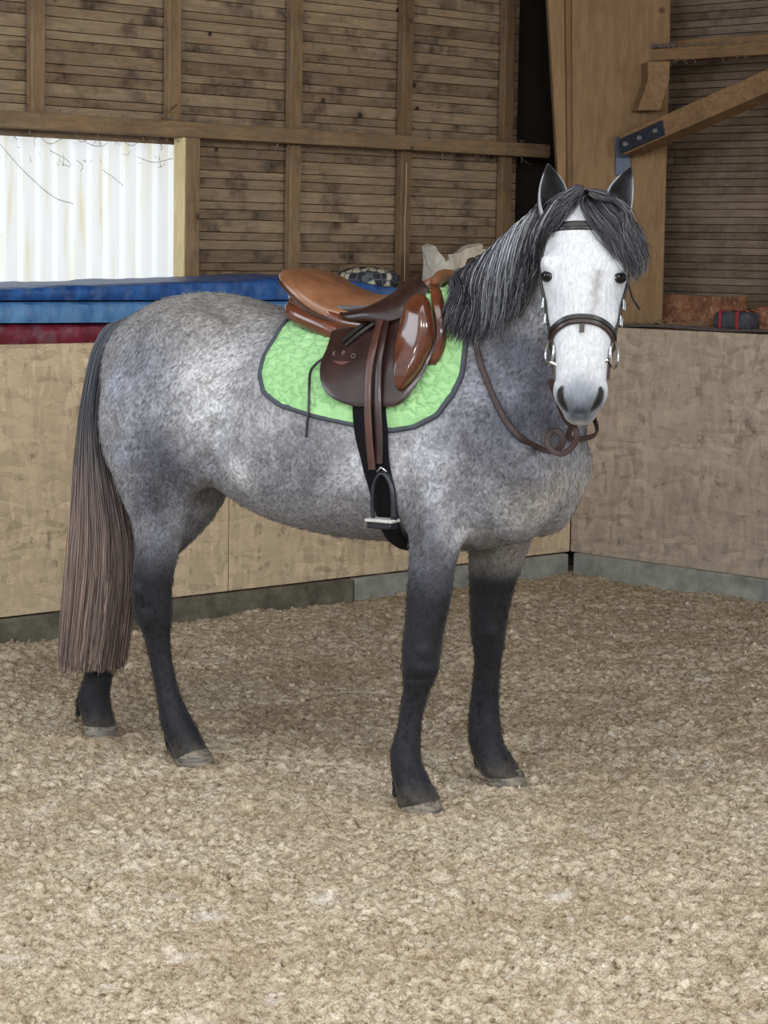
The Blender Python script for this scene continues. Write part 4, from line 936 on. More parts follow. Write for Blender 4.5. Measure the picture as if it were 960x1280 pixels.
def strands(guides, N, n, clump=14, spread=.010, lift=(.004, .03), wav=.006, tipj=.06, seed=3):
    """guides: list over parameter g of polylines (m,3). returns (N,n,3) and g"""
    rs = np.random.RandomState(seed); G_ = np.array([catmull(g, 6)[np.linspace(0, (len(g) - 1) * 6, n).astype(int)] for g in guides])   # (g,n,3)
    gp = rs.rand(N); cl = np.floor(gp * clump * 6) / (clump * 6) + .5 / (clump * 6); tt = np.linspace(0, 1, n)
    g = gp[:, None] * (1 - .55 * tt[None]) + cl[:, None] * (.55 * tt[None]); x = np.clip(g, 0, .9999) * (len(guides) - 1); i = x.astype(int); f = (x - i)[..., None]
    i2 = np.minimum(i + 1, len(guides) - 1); j = np.arange(n)[None].repeat(N, 0)
    scl = 1 - tipj * rs.rand(N)[:, None] * 1.0; jj = tt[None] * scl * (n - 1); j0 = np.floor(jj).astype(int); jf = (jj - j0)[..., None]; j1 = np.minimum(j0 + 1, n - 1)
    at = lambda ii: G_[ii, j0] * (1 - jf) + G_[ii, j1] * jf
    p = at(i) * (1 - f) + at(i2) * f
    ph = rs.rand(N, 3) * 6.28; am = rs.rand(N, 1) * wav
    p = p + (rs.randn(N, 1, 3) * spread * (.35 + .65 * tt[None, :, None])) + np.stack([np.sin(tt[None] * 7 + ph[:, k:k + 1]) * am * tt[None] for k in range(3)], -1)
    return p, gp, rs
_o = hair_obj('coat_hair', COAT_S, np.array([.0008, .0007, .0002])[None], np.repeat(COAT_C[:, None], 3, 1), M_hair, horse); _o['kind'] = 'stuff'
# guides on the neck: pixel polylines laid over the near side of the neck
def over(px, py, off, fbv=0.05):
    h, nrm = hit(px, py)
    if h is None: return None
    return h + nrm * off
def guide(pts, offs, Yfb=None):
    out = []
    for (px, py), off in zip(pts, offs):
        p = None
        if Yfb is None: p = over(px, py, off)
        if p is None: p = P(px, py, (Yfb if Yfb else 6.55))
        out.append(np.array(p))
    return out
def lerp(a, b, t): return a + (b - a) * t
# mane roots along the crest with depth from the body axis; tips hang on the near side
mroot = [(584, 345, 0, 0), (600, 331, 0, .012), (622, 311, .005, .02), (645, 289, .02, .02), (666, 268, .05, .015), (688, 248, .09, .01), (706, 238, .12, .01), (722, 234, .14, .008)]
mtip = [(558, 408), (566, 424), (580, 430), (596, 430), (618, 422), (640, 402), (654, 384), (664, 356)]
mg = []
for (rx, ry, rv, rise), (tx, ty) in zip(mroot, mtip):
    a = Mv(rx, ry + 3, rv); L_ = [np.array(a)]
    for t_ in (.16, .34, .52, .70, .86, 1.0):
        px = lerp(rx, tx, t_) - 9 * math.sin(math.pi * t_) * (1 - t_); py = lerp(ry, ty, t_) - 3 * math.sin(math.pi * t_)
        p = over(px, py, .016 + .016 * math.sin(math.pi * min(t_ * 1.2, 1)))
        if p is None:
            q = P(px, py, a.y - .10 * t_); p = q
        L_.append(np.array(p))
    mg.append(L_)
NM = 4600; pm, gp, rs = strands(mg, NM, 14, clump=22, spread=.0095, wav=.007, tipj=.42, seed=5)
pm[:, :, :] += (np.array(TOCAM) * (rs.rand(NM, 1) * .034 - .004))[:, None, :] * np.linspace(.3, 1, 14)[None, :, None]
base = lin((92, 93, 102)); lt = lin((206, 210, 220)); dk = lin((46, 46, 53))
mixw = rs.rand(NM); clm = .5 + .5 * np.sin(np.floor(gp * 90) * 12.9898 * 3.1); streak = (np.exp(-((gp - .60) / .10) ** 2) * 1.15 + np.exp(-((gp - .80) / .05) ** 2) * .7 + np.exp(-((gp - .42) / .05) ** 2) * .6) * (.35 + .65 * clm) + .12
cl = np.where((mixw < streak * .80)[:, None], lt[None] * (.50 + .60 * rs.rand(NM, 1)), np.where((mixw > .66)[:, None], dk[None], base[None] * (.6 + .9 * rs.rand(NM, 1))))
ttt = np.linspace(0, 1, 14)[None, :, None]; cols = cl[:, None] * (1 - .5 * sstep(.55, 1, ttt) * (gp[:, None, None] < .95)) * (.65 + .35 * sstep(0, .3, ttt))
hair_obj('mane', pm, (.0008 + .0006 * rs.rand(NM, 1)) * (1 - .6 * np.linspace(0, 1, 14) ** 2)[None], cols, M_hair, horse)
# forelock in two sweeps
def fore(pxs, offs): return guide(pxs, offs)
def fpath(pts, offs, Yb=6.30):
    out = []
    for (px, py), off in zip(pts, offs):
        h, nrm = hit(px, py)
        if h is None or h.y > 6.75: p = P(px, py, Yb)
        else: p = h + nrm * off
        out.append(np.array(p))
    return out
fr = [fpath([(731, 241), (727, 258), (736, 279), (750, 298), (767, 318), (782, 336), (789, 347)], (.01, .022, .020, .018, .018, .02, .02), 6.27),
      fpath([(733, 240), (738, 250), (752, 270), (768, 290), (782, 310), (792, 330), (796, 348)], (.01, .030, .032, .03, .03, .03, .03), 6.27),
      fpath([(736, 240), (750, 247), (768, 262), (782, 282), (793, 303), (800, 325), (800, 345)], (.012, .03, .035, .035, .03, .03, .03), 6.29),
      fpath([(740, 238), (758, 243), (776, 256), (790, 276), (801, 297), (808, 318), (806, 338)], (.012, .028, .03, .03, .03, .03, .03), 6.33)]
p1, g1, rs = strands(fr, 1500, 12, clump=14, spread=.0055, wav=.014, tipj=.35, seed=8)
fl = [fpath([(734, 243), (728, 250), (716, 262), (704, 278), (692, 294), (678, 314), (664, 346)], (.01, .02, .018, .016, .016, .018, .02), 6.34),
      fpath([(733, 241), (724, 246), (708, 256), (694, 272), (682, 292), (668, 318), (650, 360)], (.01, .026, .026, .024, .022, .02, .02), 6.36),
      fpath([(731, 239), (718, 242), (702, 252), (686, 270), (672, 294), (656, 326), (640, 372)], (.01, .026, .028, .026, .024, .022, .02), 6.40),
      fpath([(728, 238), (712, 240), (696, 250), (678, 270), (662, 298), (646, 336), (626, 386)], (.01, .022, .025, .026, .024, .022, .02), 6.44)]
p2, g2, rs2 = strands(fl, 1500, 12, clump=14, spread=.0065, wav=.014, tipj=.5, seed=9)
pf = np.concatenate([p1, p2]); mw = np.concatenate([rs.rand(1500), rs2.rand(1500)]); gg = np.concatenate([g1 * 0, g2])
cl = np.where((mw < .10 + .22 * gg)[:, None], lin((148, 150, 160))[None], np.where((mw > .6)[:, None], lin((44, 44, 50))[None], lin((92, 90, 96))[None])) * (.7 + .5 * mw[:, None])
hair_obj('forelock', pf, .00115 * (1 - .6 * np.linspace(0, 1, 12) ** 2)[None], np.repeat(cl[:, None], 12, 1), M_hair, horse)
# tail
YS = np.array([399, 410, 446, 490, 540, 600, 660, 720, 780, 838.])
TL = np.array([158, 134, 121, 113, 106, 100, 95, 90, 84, 80]); TR = np.array([176, 160, 146, 136, 136, 148, 161, 164, 158, 149.])
tg = []
for a_ in np.linspace(0, 1, 7):
    L_ = []
    for y_, l_, r_ in zip(YS, TL, TR): L_.append(np.array(Mv(l_ + (r_ - l_) * a_, y_, .03 * math.sin(math.pi * a_) + .01)))
    tg.append(L_)
NTL = 3800; pt, gp, rs = strands(tg, NTL, 22, clump=16, spread=.005, wav=.010, tipj=.035, seed=12)
tt = np.linspace(0, 1, 22); 
pt += (np.array(HR)[None] * (rs.rand(NTL, 1) * .07 - .035))[:, None, :] * sstep(0, .25, tt)[None, :, None]
fy = tt[None, :, None]; up_c = lin((118, 122, 134)); lo_c = lin((186, 164, 156)); mw = rs.rand(NTL, 1, 1); edge_ = 1 - np.abs(2 * gp - 1)[:, None, None]
cl = (up_c * (1 - sstep(.35, .72, fy)) + lo_c * sstep(.35, .72, fy)) * (.20 + .75 * mw ** 1.4 + .12 * (1 - edge_)); cl = cl * np.where(gp[:, None, None] > .72, .55, 1.0)
cl = np.where(mw > .93, cl * 1.5, cl)
hair_obj('tail', pt, .0016 * (1 - .35 * np.linspace(0, 1, 22) ** 3)[None], cl, M_hair, horse)
# dock under the tail hair
# feather behind the fetlocks
rs = np.random.RandomState(4)
for (x0, y0, x1, y1, v_, nn) in ((100, 866, 96, 899, -.085, 320), (492, 956, 494, 1004, .213, 260), (204, 912, 213, 942, .085, 200), (591, 932, 597, 964, -.213, 220)):
    ft = []
    for _ in range(nn):
        t_ = rs.rand(); a = Mv(x0 + abs(rs.randn()) * 5 + 1, y0 - 6 + 14 * t_ + rs.randn() * 2, v_ + rs.randn() * .016); b = Mv(x1 + rs.randn() * 1.8, y0 + (y1 - y0) * (.4 + .6 * t_) + rs.randn() * 2, v_ + rs.randn() * .014)
        m_ = (a + b) / 2 - HU * .002; ft.append(catmull([np.array(a), np.array(m_), np.array(b)], 3)[:6])
    ft = np.array(ft); fo = hair_obj('fetlock_hair', ft, .0011, np.tile(lin((30, 31, 38)), (len(ft), 6, 1)), M_hair, horse)

# ================================================================== TACK
M_dleather = plain('dark_brown_leather', srgb(46, 28, 26), .36, var=.30, nscale=18, bump=.0003, spec=.5, coat=.15)
M_black = plain('black_leather', srgb(22, 19, 20), .35, var=.2, coat=.1)
M_rein = plain('brown_rein_leather', srgb(50, 32, 30), .55, var=.2)
M_chrome = plain('polished_steel', srgb(205, 208, 210), .18, 1.0, .05)
M_iron = plain('dark_stirrup_metal', srgb(52, 54, 60), .35, .7)
M_girth = plain('black_girth_fabric', srgb(13, 14, 18), .9, var=.3, nscale=80, spec=.2)
def seat_mat():
    t = NT('tan_seat_leather'); v = t.coord(); n = t.noise(v, 7, 4, .6)
    c = t.ramp(n, [(.3, srgb(92, 60, 42)), (.5, srgb(124, 84, 60)), (.75, srgb(150, 108, 80))])
    t.P(Base_Color=c, Roughness=.27, Normal=t.bump(t.noise(v, 60, 3), .0003)); t.b.inputs['Coat Weight'].default_value = .35; t.b.inputs['Coat Roughness'].default_value = .15; return t.m
M_seat = seat_mat()
M_block = plain('glossy_knee_leather', srgb(92, 50, 32), .16, var=.35, nscale=9, bump=.0006, coat=.5)
ZC = 1.10
def th_of(p): a, b, c = uvz(p); return a, math.atan2(b, c - ZC)
def radial(u_, th, off=0.0):
    o_ = B(u_, 0, ZC); d = (HR * math.sin(th) + UP * math.cos(th)); h = BV.ray_cast(o_ + d * 1.2, -d, 1.2)
    if h[0] is None: return o_ + d * .35
    return h[0] + d * off
def on_body(px, py):
    h, _ = hit(px, py)
    return h
def curve_ut(pxs):
    r = []
    for q in pxs:
        h = on_body(*q)
        if h is not None: r.append(th_of(h))
    return np.array(r)
# saddle pad -----------------------------------------------------------------
rear = curve_ut([(359, 403), (344, 425), (331, 447), (326, 469), (331, 491), (350, 506), (391, 519), (447, 531), (482, 537)])
frnt = curve_ut([(582, 360), (584, 395), (582, 434), (578, 469), (566, 494), (547, 519), (519, 533), (494, 537)])
ur0 = Mv(384, 392).copy(); uf0 = uvz(Mv(585, 338))[0]; ur0 = uvz(ur0)[0] - .015
rear = np.vstack([[ur0, 0], rear]); frnt = np.vstack([[uf0, 0], frnt])
thm = max(rear[-1, 1], frnt[-1, 1])
def mono(c):
    th = np.maximum.accumulate(c[:, 1] + np.arange(len(c)) * 1e-4); return th, c[:, 0]
rt, ru = mono(rear); ft_, fu = mono(frnt)
NTH, NU = 210, 240
ths = thm * (1 - (1 - np.linspace(0, 1, NTH)) ** 1.35); ths = np.concatenate([-ths[::-1][:-1], ths])
um = (rear[-1, 0] + frnt[-1, 0]) / 2
def ul(th): return float(np.interp(abs(th), rt, ru))
def uh(th): return float(np.interp(abs(th), ft_, fu))
# coarse surface table, then bilinear
CT = np.linspace(-thm, thm, 91); CUg = np.linspace(min(ru) - .02, max(fu) + .02, 71)
tab = np.array([[tuple(radial(u_, t_)) for u_ in CUg] for t_ in CT])
def lap2(a):
    b = a.copy(); b[1:-1, 1:-1] = (a[:-2, 1:-1] + a[2:, 1:-1] + a[1:-1, :-2] + a[1:-1, 2:]) / 4; return b
tab = lap2(lap2(tab))
def surf(u_, th):
    x = np.clip((u_ - CUg[0]) / (CUg[1] - CUg[0]), 0, 69.999); y = np.clip((th - CT[0]) / (CT[1] - CT[0]), 0, 89.999); i = x.astype(int); j = y.astype(int); fx = (x - i)[..., None]; fy = (y - j)[..., None]
    return (tab[j, i] * (1 - fx) + tab[j, i + 1] * fx) * (1 - fy) + (tab[j + 1, i] * (1 - fx) + tab[j + 1, i + 1] * fx) * fy
UU = np.array([[ul(t_) + (uh(t_) - ul(t_)) * s_ for s_ in np.linspace(0, 1, NU)] for t_ in ths]); TT = np.repeat(ths[:, None], NU, 1)
dirn = np.array(HR)[None, None] * np.sin(TT)[..., None] + np.array(UP)[None, None] * np.cos(TT)[..., None]
base_s = surf(UU, TT)
# quilted stars: distance to the stitch lines in metric pad coordinates
mx = UU; my = TT * .40
def seg_dist(px_, py_, a, b):
    ax, ay = a; bx, by = b; dx, dy = bx - ax, by - ay; t_ = np.clip(((px_ - ax) * dx + (py_ - ay) * dy) / (dx * dx + dy * dy), 0, 1); return np.hypot(px_ - ax - t_ * dx, py_ - ay - t_ * dy)
dist = np.full(mx.shape, 1.0); cell = .080; x0 = mx.min(); 
for iy in range(-7, 8):
    for ix in range(0, 11):
        cx = x0 + ix * cell + (.5 * cell if iy % 2 else 0); cy = iy * cell * .92; sel = (np.abs(mx - cx) < cell) & (np.abs(my - cy) < cell)
        if not sel.any(): continue
        rot = .35 * ((ix * 7 + iy * 3) % 5 - 2); pts = [(cx + (.041 if k % 2 == 0 else .0180) * math.sin(rot + k * math.pi / 5), cy + (.041 if k % 2 == 0 else .0180) * math.cos(rot + k * math.pi / 5)) for k in range(10)]
        dd = dist[sel]
        for k in range(10): dd = np.minimum(dd, seg_dist(mx[sel], my[sel], pts[k], pts[(k + 1) % 10]))
        dist[sel] = dd
_si = np.linspace(0, 1, NU)[None]; _tj = np.abs(ths)[:, None] / thm; wdt = (UU[:, -1] - UU[:, 0])[:, None]; redge = np.minimum(np.minimum(_si, 1 - _si) * wdt, np.maximum((thm - np.abs(TT)) * .42, 0)); rf_ = sstep(0.0, .03, redge)
puff = rf_ * (.0038 * (1 - np.exp(-(dist / .0065) ** 2)) + .0012 * np.exp(-((dist - .013) / .008) ** 2))
outer = base_s + dirn * (.007 + puff)[..., None]; innr = base_s + dirn * .001
V = np.concatenate([outer.reshape(-1, 3), innr.reshape(-1, 3)]); nT = len(ths); idx = np.arange(nT * NU).reshape(nT, NU); off_ = nT * NU
q1 = np.stack([idx[:-1, :-1], idx[1:, :-1], idx[1:, 1:], idx[:-1, 1:]], -1).reshape(-1, 4); q2 = q1[:, ::-1] + off_
rim = list(idx[0, :]) + list(idx[1:, -1]) + list(idx[-1, ::-1][1:]) + list(idx[::-1, 0][1:-1])
q3 = [(rim[i], rim[(i + 1) % len(rim)], rim[(i + 1) % len(rim)] + off_, rim[i] + off_) for i in range(len(rim))]
def pad_mat():
    t = NT('green_quilted_cotton'); v = t.coord(); n = t.noise(v, 26, 4, .6); c = t.ramp(n, [(.3, srgb(134, 182, 122)), (.7, srgb(158, 202, 144))])
    at = t.attr('stitch', 'Fac'); c = t.mix(t.math('MULTIPLY', at, .6), c, srgb(98, 146, 92)); t.P(Base_Color=c, Roughness=.85, Normal=t.bump(t.noise(v, 300, 2), .0003)); t.b.inputs['Sheen Weight'].default_value = .2; return t.m
pad = empty('saddle_pad', tuple(HO)); tag(pad, 'light green star-quilted saddle pad with grey edging under the saddle', 'saddle pad')
me = bpy.data.meshes.new('quilted_pad'); me.from_pydata((V - np.array(HO)).tolist(), [], q1.tolist() + q2.tolist() + q3); me.update()
at = me.attributes.new('stitch', 'FLOAT', 'POINT'); st_ = np.exp(-(dist / .0022) ** 2).ravel(); at.data.foreach_set('value', np.concatenate([st_, st_ * 0]).astype(np.float32))
link('quilted_pad', me, pad_mat(), pad, smooth=True)
M_bind = plain('grey_binding', srgb(66, 72, 80), .8)
rimp = (outer.reshape(-1, 3)[rim] * .5 + innr.reshape(-1, 3)[rim] * .5)[::4]; rimp = np.vstack([rimp, rimp[:1]])
V_, F_ = tube_data(rimp, .0085, 8); link('edge_binding', pydata('edge_binding', V_ - np.array(HO), F_), M_bind, pad, smooth=True)

# girth ----------------------------------------------------------------------
def band(name, lpx, rpx, off, th_end, mat, root, thick=.010, nth=90, nu=7, under=True):
    a = curve_ut(lpx); b = curve_ut(rpx); tl, ul_ = mono(a); tr, ur_ = mono(b); t0 = min(tl[0], tr[0]); R = []
    ts = np.linspace(t0, 2 * math.pi - t0, nth)
    for t_ in ts:
        tm = t_ if t_ <= math.pi else 2 * math.pi - t_; l = float(np.interp(tm, tl, ul_)); h = float(np.interp(tm, tr, ur_))
        row = [radial(l + (h - l) * s_, t_, off + (thick if 0 < k < nu - 1 else thick * .5)) for k, s_ in enumerate(np.linspace(0, 1, nu))]
        row += [radial(l + (h - l) * s_, t_, off) for s_ in np.linspace(1, 0, nu)]; R.append(row)
    m = 2 * nu; V = [p - HO for r in R for p in r]; Fc = [(i * m + k, i * m + (k + 1) % m, (i + 1) * m + (k + 1) % m, (i + 1) * m + k) for i in range(nth - 1) for k in range(m)]
    Fc += [tuple(range(m))[::-1], tuple((nth - 1) * m + k for k in range(m))]
    return link(name, pydata(name, V, Fc), mat, root, smooth=True)
girth = empty('girth', tuple(HO)); tag(girth, 'black fabric girth passing round the belly below the saddle flap', 'girth')
band('girth_band', [(444, 500), (447, 540), (455, 572), (464, 605), (474, 640), (486, 668)], [(484, 500), (488, 540), (489, 572), (496, 605), (500, 640), (508, 668)], .013, 0, M_girth, girth)

# saddle -----------------------------------------------------------------------
saddle = empty('saddle', tuple(HO)); tag(saddle, 'brown leather jumping saddle with tan seat on the light green pad', 'saddle')
def spart(name, VF, mat, parent=None, sharp=None):
    V, Fc = VF; me = pydata(name, [Vector(tuple(p)) - HO for p in V], Fc); o = link(name, me, mat, parent or saddle, smooth=True)
    if sharp: me.set_sharp_from_angle(angle=math.radians(sharp))
    return o
def mir(VF): V, Fc = VF; return [mirror(Vector(tuple(p))) for p in V], [tuple(f)[::-1] for f in Fc]
def px_patch(rows, off, thick, nx=26, ny=40, puff=0.0, smooth=6, dirv=None):
    """sheet laid over the near flank between left and right outlines given per image row"""
    rows = np.array(rows, float); ys = np.linspace(rows[0, 0], rows[-1, 0], ny); G0 = np.zeros((ny, nx, 3)); offv = np.zeros((ny, nx))
    cr = dense([(r_[1], r_[2], r_[0]) for r_ in rows], 6); o_ = np.argsort(cr[:, 2])
    xl = np.interp(ys, cr[o_, 2], cr[o_, 0]); xr = np.interp(ys, cr[o_, 2], cr[o_, 1])
    for j in range(ny):
        for i in range(nx):
            px = xl[j] + (xr[j] - xl[j]) * i / (nx - 1); h = on_body(px, ys[j]); G0[j, i] = np.array(h) if h is not None else np.array(Mv(px, ys[j], .12))
            if h is None or uvz(h)[1] < .06: G0[j, i] = np.array(Mv(px, ys[j], .10))
    for _ in range(smooth): G0 = lap2(G0)
    n_ = np.array((HR * .93 + UP * .36).normalized()); f = off(ys)[:, None] if callable(off) else np.full((ny, 1), off)
    s_ = np.linspace(0, 1, nx)[None]; t_ = np.linspace(0, 1, ny)[:, None]
    ed_ = np.minimum(np.minimum(s_, 1 - s_) * 1.0, np.minimum(t_, 1 - t_) * 1.0); dome = (np.clip(ed_ / .30, 0, 1)); dome = np.sqrt(1 - (1 - dome) ** 2)
    rim_ = np.clip(ed_ / .04, 0, 1)
    top_ = G0 + n_ * (f + thick * (.35 + .65 * rim_) + puff * dome)[..., None]; bot_ = G0 + n_ * (f + 0 * s_)[..., None]
    idx = np.arange(nx * ny).reshape(ny, nx); o2 = nx * ny; q1 = np.stack([idx[:-1, :-1], idx[1:, :-1], idx[1:, 1:], idx[:-1, 1:]], -1).reshape(-1, 4)
    rim = list(idx[0, :]) + list(idx[1:, -1]) + list(idx[-1, ::-1][1:]) + list(idx[::-1, 0][1:-1])
    q3 = [(rim[i], rim[(i + 1) % len(rim)], rim[(i + 1) % len(rim)] + o2, rim[i] + o2) for i in range(len(rim))]
    return np.concatenate([top_.reshape(-1, 3), bot_.reshape(-1, 3)]), q1.tolist() + (q1[:, ::-1] + o2).tolist() + q3
flap_rows = [(388, 430, 524), (400, 426, 546), (420, 422, 551), (440, 415, 549), (456, 408, 542), (475, 406.5, 533), (490, 411, 523), (502, 422, 514), (509, 438, 506), (512.5, 452, 496)]
flap = px_patch(flap_rows, lambda y: .030 + .012 * sstep(450, 390, y), .005, 34, 44); spart('flap', flap, M_dleather, sharp=50); spart('flap', mir(flap), M_dleather, sharp=50)
block_rows = [(373, 533, 537), (380, 526, 543), (391, 518, 547), (404, 512, 549), (418, 508, 550), (436, 504, 548), (452, 502.5, 541), (468, 502.5, 533), (482, 504, 523), (494, 506, 511)]
blk = px_patch(block_rows, .040, .004, 24, 40, puff=.034); spart('knee_block', blk, M_block, sharp=70); spart('knee_block', mir(blk), M_block, sharp=70)
blk2 = px_patch([(356, 541, 551), (372, 542, 556), (390, 545, 559), (410, 548, 561), (428, 548, 560), (444, 545, 556), (458, 538, 547)], .012, .004, 12, 30, puff=.016); spart('panel', blk2, M_block); spart('panel', mir(blk2), M_block)
# seat
# u, half width, crown height, sink of the near/far edge below the crown, thickness
seat = [(-.605, .07, 1.545, .004, .024), (-.590, .125, 1.552, .008, .040), (-.555, .158, 1.552, .022, .052), (-.505, .172, 1.540, .042, .056), (-.45, .172, 1.516, .056, .052), (-.39, .165, 1.495, .060, .048), (-.33, .152, 1.480, .054, .046), (-.27, .134, 1.480, .040, .044), (-.21, .112, 1.494, .028, .044), (-.155, .088, 1.520, .020, .044), (-.115, .064, 1.540, .012, .044), (-.092, .048, 1.545, .006, .04)]
def seat_ring(u_, hw, zt, sk, th_):
    out = []; n = SEG // 2
    for k in range(n): s_ = -1 + 2 * k / (n - 1); x = math.copysign(abs(s_) ** .92, s_); out.append(B(u_, hw * x, zt - sk * abs(x) ** 2.2 - .014 * max(0, abs(x) - .86) / .14))
    for k in range(n): s_ = 1 - 2 * k / (n - 1); x = math.copysign(abs(s_) ** .92, s_); out.append(B(u_, hw * x * .97, zt - sk * abs(x) ** 2.2 - th_ + .012 * max(0, abs(x) - .86) / .14))
    return out
R = []
for u_, hw, zt, ht, hb in dense(seat, 5): R.append(seat_ring(u_, hw, zt, ht, hb))
spart('seat', loft(R), M_seat)
# welt line round the seat edge
for sg in (1, -1): spart('seat_piping', tube_data([tuple(B(u_, sg * (hw + .001), zt - ht - hb * .62)) for u_, hw, zt, ht, hb in dense(seat, 5)], .0035, 6), M_dleather)
# rolled panels below the cantle
for sg in (1, -1):
    for dz, rr, sh in ((-.016, .022, 0), (-.054, .030, -.006)):
        pth = [B(-.560 + sh, sg * .03, 1.488 + dz), B(-.555 + sh, sg * .08, 1.484 + dz), B(-.530 + sh, sg * .125, 1.476 + dz), B(-.475 + sh, sg * .142, 1.458 + dz), B(-.41, sg * .146, 1.434 + dz), B(-.34, sg * .146, 1.412 + dz), B(-.26, sg * .15, 1.405 + dz)]
        spart('panel', tube_data(catmull([np.array(p) for p in pth], 5), rr, 14, rr * .9), M_block)
# pommel arch
pth = [B(-.075, .135, 1.42), B(-.078, .108, 1.475), B(-.085, .062, 1.524), B(-.090, 0, 1.536), B(-.085, -.062, 1.524), B(-.078, -.108, 1.475), B(-.075, -.135, 1.42)]
spart('pommel', tube_data(catmull([np.array(p) for p in pth], 6), .022, 14, .017), M_seat)
# skirt: dark leather piece under the thigh
def skirt(sg):
    key = []
    for (ax, ay, av), (bx, by, bv) in (((424, 390, .170), (425, 394, .184)), ((434, 390, .168), (438, 398, .194)), ((450, 386, .162), (456, 399, .198)), ((470, 378, .146), (482, 401, .198)), ((489, 367, .128), (502, 396, .192)), ((505, 354, .108), (520, 384, .176)), ((517, 345, .090), (533, 371, .158)), ((521, 343.5, .084), (537, 360, .140))):
        key.append([uvz(Mv(ax, ay, av)), uvz(Mv(bx, by, bv))])
    A = catmull([np.array(k[0]) for k in key], 6); Bb = catmull([np.array(k[1]) for k in key], 6); R = []
    for ii, (a, b) in enumerate(zip(A, Bb)):
        row = []
        for t_ in np.linspace(0, 1, 12): 
            q = a + (b - a) * t_; bul = .016 * math.sin(math.pi * t_) * min(1, ii / 14); row.append(B(q[0], sg * (q[1] + bul), q[2] + bul * .5))
        for t_ in np.linspace(1, 0, 12): 
            q = a + (b - a) * t_; bul = .016 * math.sin(math.pi * t_) * min(1, ii / 14) - .006; row.append(B(q[0], sg * (q[1] + bul), q[2] + bul * .5 - .003))
        R.append(row)
    m = 24; V = [p for r in R for p in r]; n = len(R); Fc = [(i * m + k, i * m + (k + 1) % m, (i + 1) * m + (k + 1) % m, (i + 1) * m + k) for i in range(n - 1) for k in range(m)] + [tuple(range(m))[::-1], tuple((n - 1) * m + k for k in range(m))]
    return V, Fc
spart('skirt', skirt(1), M_dleather, sharp=50); spart('skirt', skirt(-1), M_dleather, sharp=50)
disc('stud', Mv(533, 364, .158), (HR * .8 + UP * .6), .009, .008, M_chrome, saddle, HO)
NRM = np.array((HR * .95 + UP * .3).normalized())
def s_on(px, py, off): return np.array((on_body(px, py) or Mv(px, py, .15))) + NRM * off
def sstrap(name, pts, offs, w_, th, mat, parent=None, n=8, mirror_too=False):
    path = catmull([s_on(px, py, o_) for (px, py), o_ in zip(pts, offs)], n); vf = strap_data(path, NRM, w_, th); o = spart(name, vf, mat, parent, sharp=40)
    if mirror_too: spart(name, mir(vf), mat, parent, sharp=40)
    return o
sstrap('girth_keeper', [(488, 400), (470, 409), (452, 421), (436, 433)], [.062, .055, .046, .042], .014, .005, M_black)
sstrap('girth_keeper', [(497, 402), (478, 412), (458, 424), (441, 437)], [.062, .055, .046, .042], .012, .005, M_black)
sl = sstrap('stirrup_leather', [(499, 398), (490, 432), (484, 465), (481.5, 510), (481.5, 550), (481, 583)], [.066, .060, .055, .045, .036, .036], .0235, .005, M_dleather)
M_dl2 = plain('worn_stirrup_leather', srgb(74, 44, 38), .42, var=.25, coat=.1)
sl2 = sstrap('stirrup_leather', [(493, 400), (482, 438), (474, 470), (470.5, 510), (470.5, 550), (474, 591)], [.074, .068, .062, .052, .043, .042], .0225, .005, M_dl2)
spart('stirrup_leather', mir(strap_data(catmull([s_on(px, py, o_) for (px, py), o_ in zip([(493, 400), (482, 438), (474, 470), (470.5, 510), (470.5, 550), (472.5, 587)], [.074, .068, .062, .052, .043, .040])], 8), NRM, .0235, .005)), M_dl2)
sstrap('saddle_string', [(410, 452), (400, 459), (393, 468), (391, 487), (389.5, 515), (386, 536), (385, 548)], [.030, .026, .022, .02, .017, .010, .010], .0075, .004, M_black)
# stirrup: bow and tread
iron0 = Mv(476, 590, .40)   # placed over the girth by its own lateral offset
vI = uvz(s_on(476, 590, .042))[1]
def SI(px, py, dv=0.0): return np.array(Mv(px, py, vI + dv))
bow = catmull([SI(466.5, 648), SI(465.5, 628), SI(467, 609), SI(471, 597), SI(477, 591), SI(484, 595), (SI(489.5, 607)), SI(492, 625), SI(492.5, 650)], 6)
def both(name, vf, mat, parent=None, sharp=None): a = spart(name, vf, mat, parent, sharp); spart(name, mir(vf), mat, parent, sharp); return a
ir = spart('stirrup_iron', tube_data(bow, .0058, 8, .010), M_iron); irm = spart('stirrup_iron', mir(tube_data(bow, .0058, 8, .010)), M_iron)
c_ = Mv(478, 653, vI + .002); M_tread = plain('pale_tread_grip', srgb(190, 190, 186), .55, .2, .25, 120, .001)
bm = bmesh.new(); rot = Matrix((HU, HR, UP)).transposed()
def bmbox(c, s, rot, bev): 
    bm = bmesh.new(); box_bm(bm, c, s, rot, bev); bmesh.ops.recalc_face_normals(bm, faces=bm.faces); V = [v.co.copy() for v in bm.verts]; bm.verts.index_update(); F = [tuple(v.index for v in f.verts) for f in bm.faces]; bm.free(); return V, F
for nm, dz, s_, m_ in (('tread', .006, (.088, .058, .010), M_tread), ('tread_base', -.008, (.078, .046, .018), M_iron)):
    vf = bmbox(c_ + UP * dz, s_, rot, .003); spart(nm, vf, m_, ir, 40); spart(nm, mir(vf), m_, irm, 40)
spart('stirrup_loop', tube_data([SI(471, 590), SI(477, 584), SI(483, 590)], .0035, 8), M_chrome, ir)
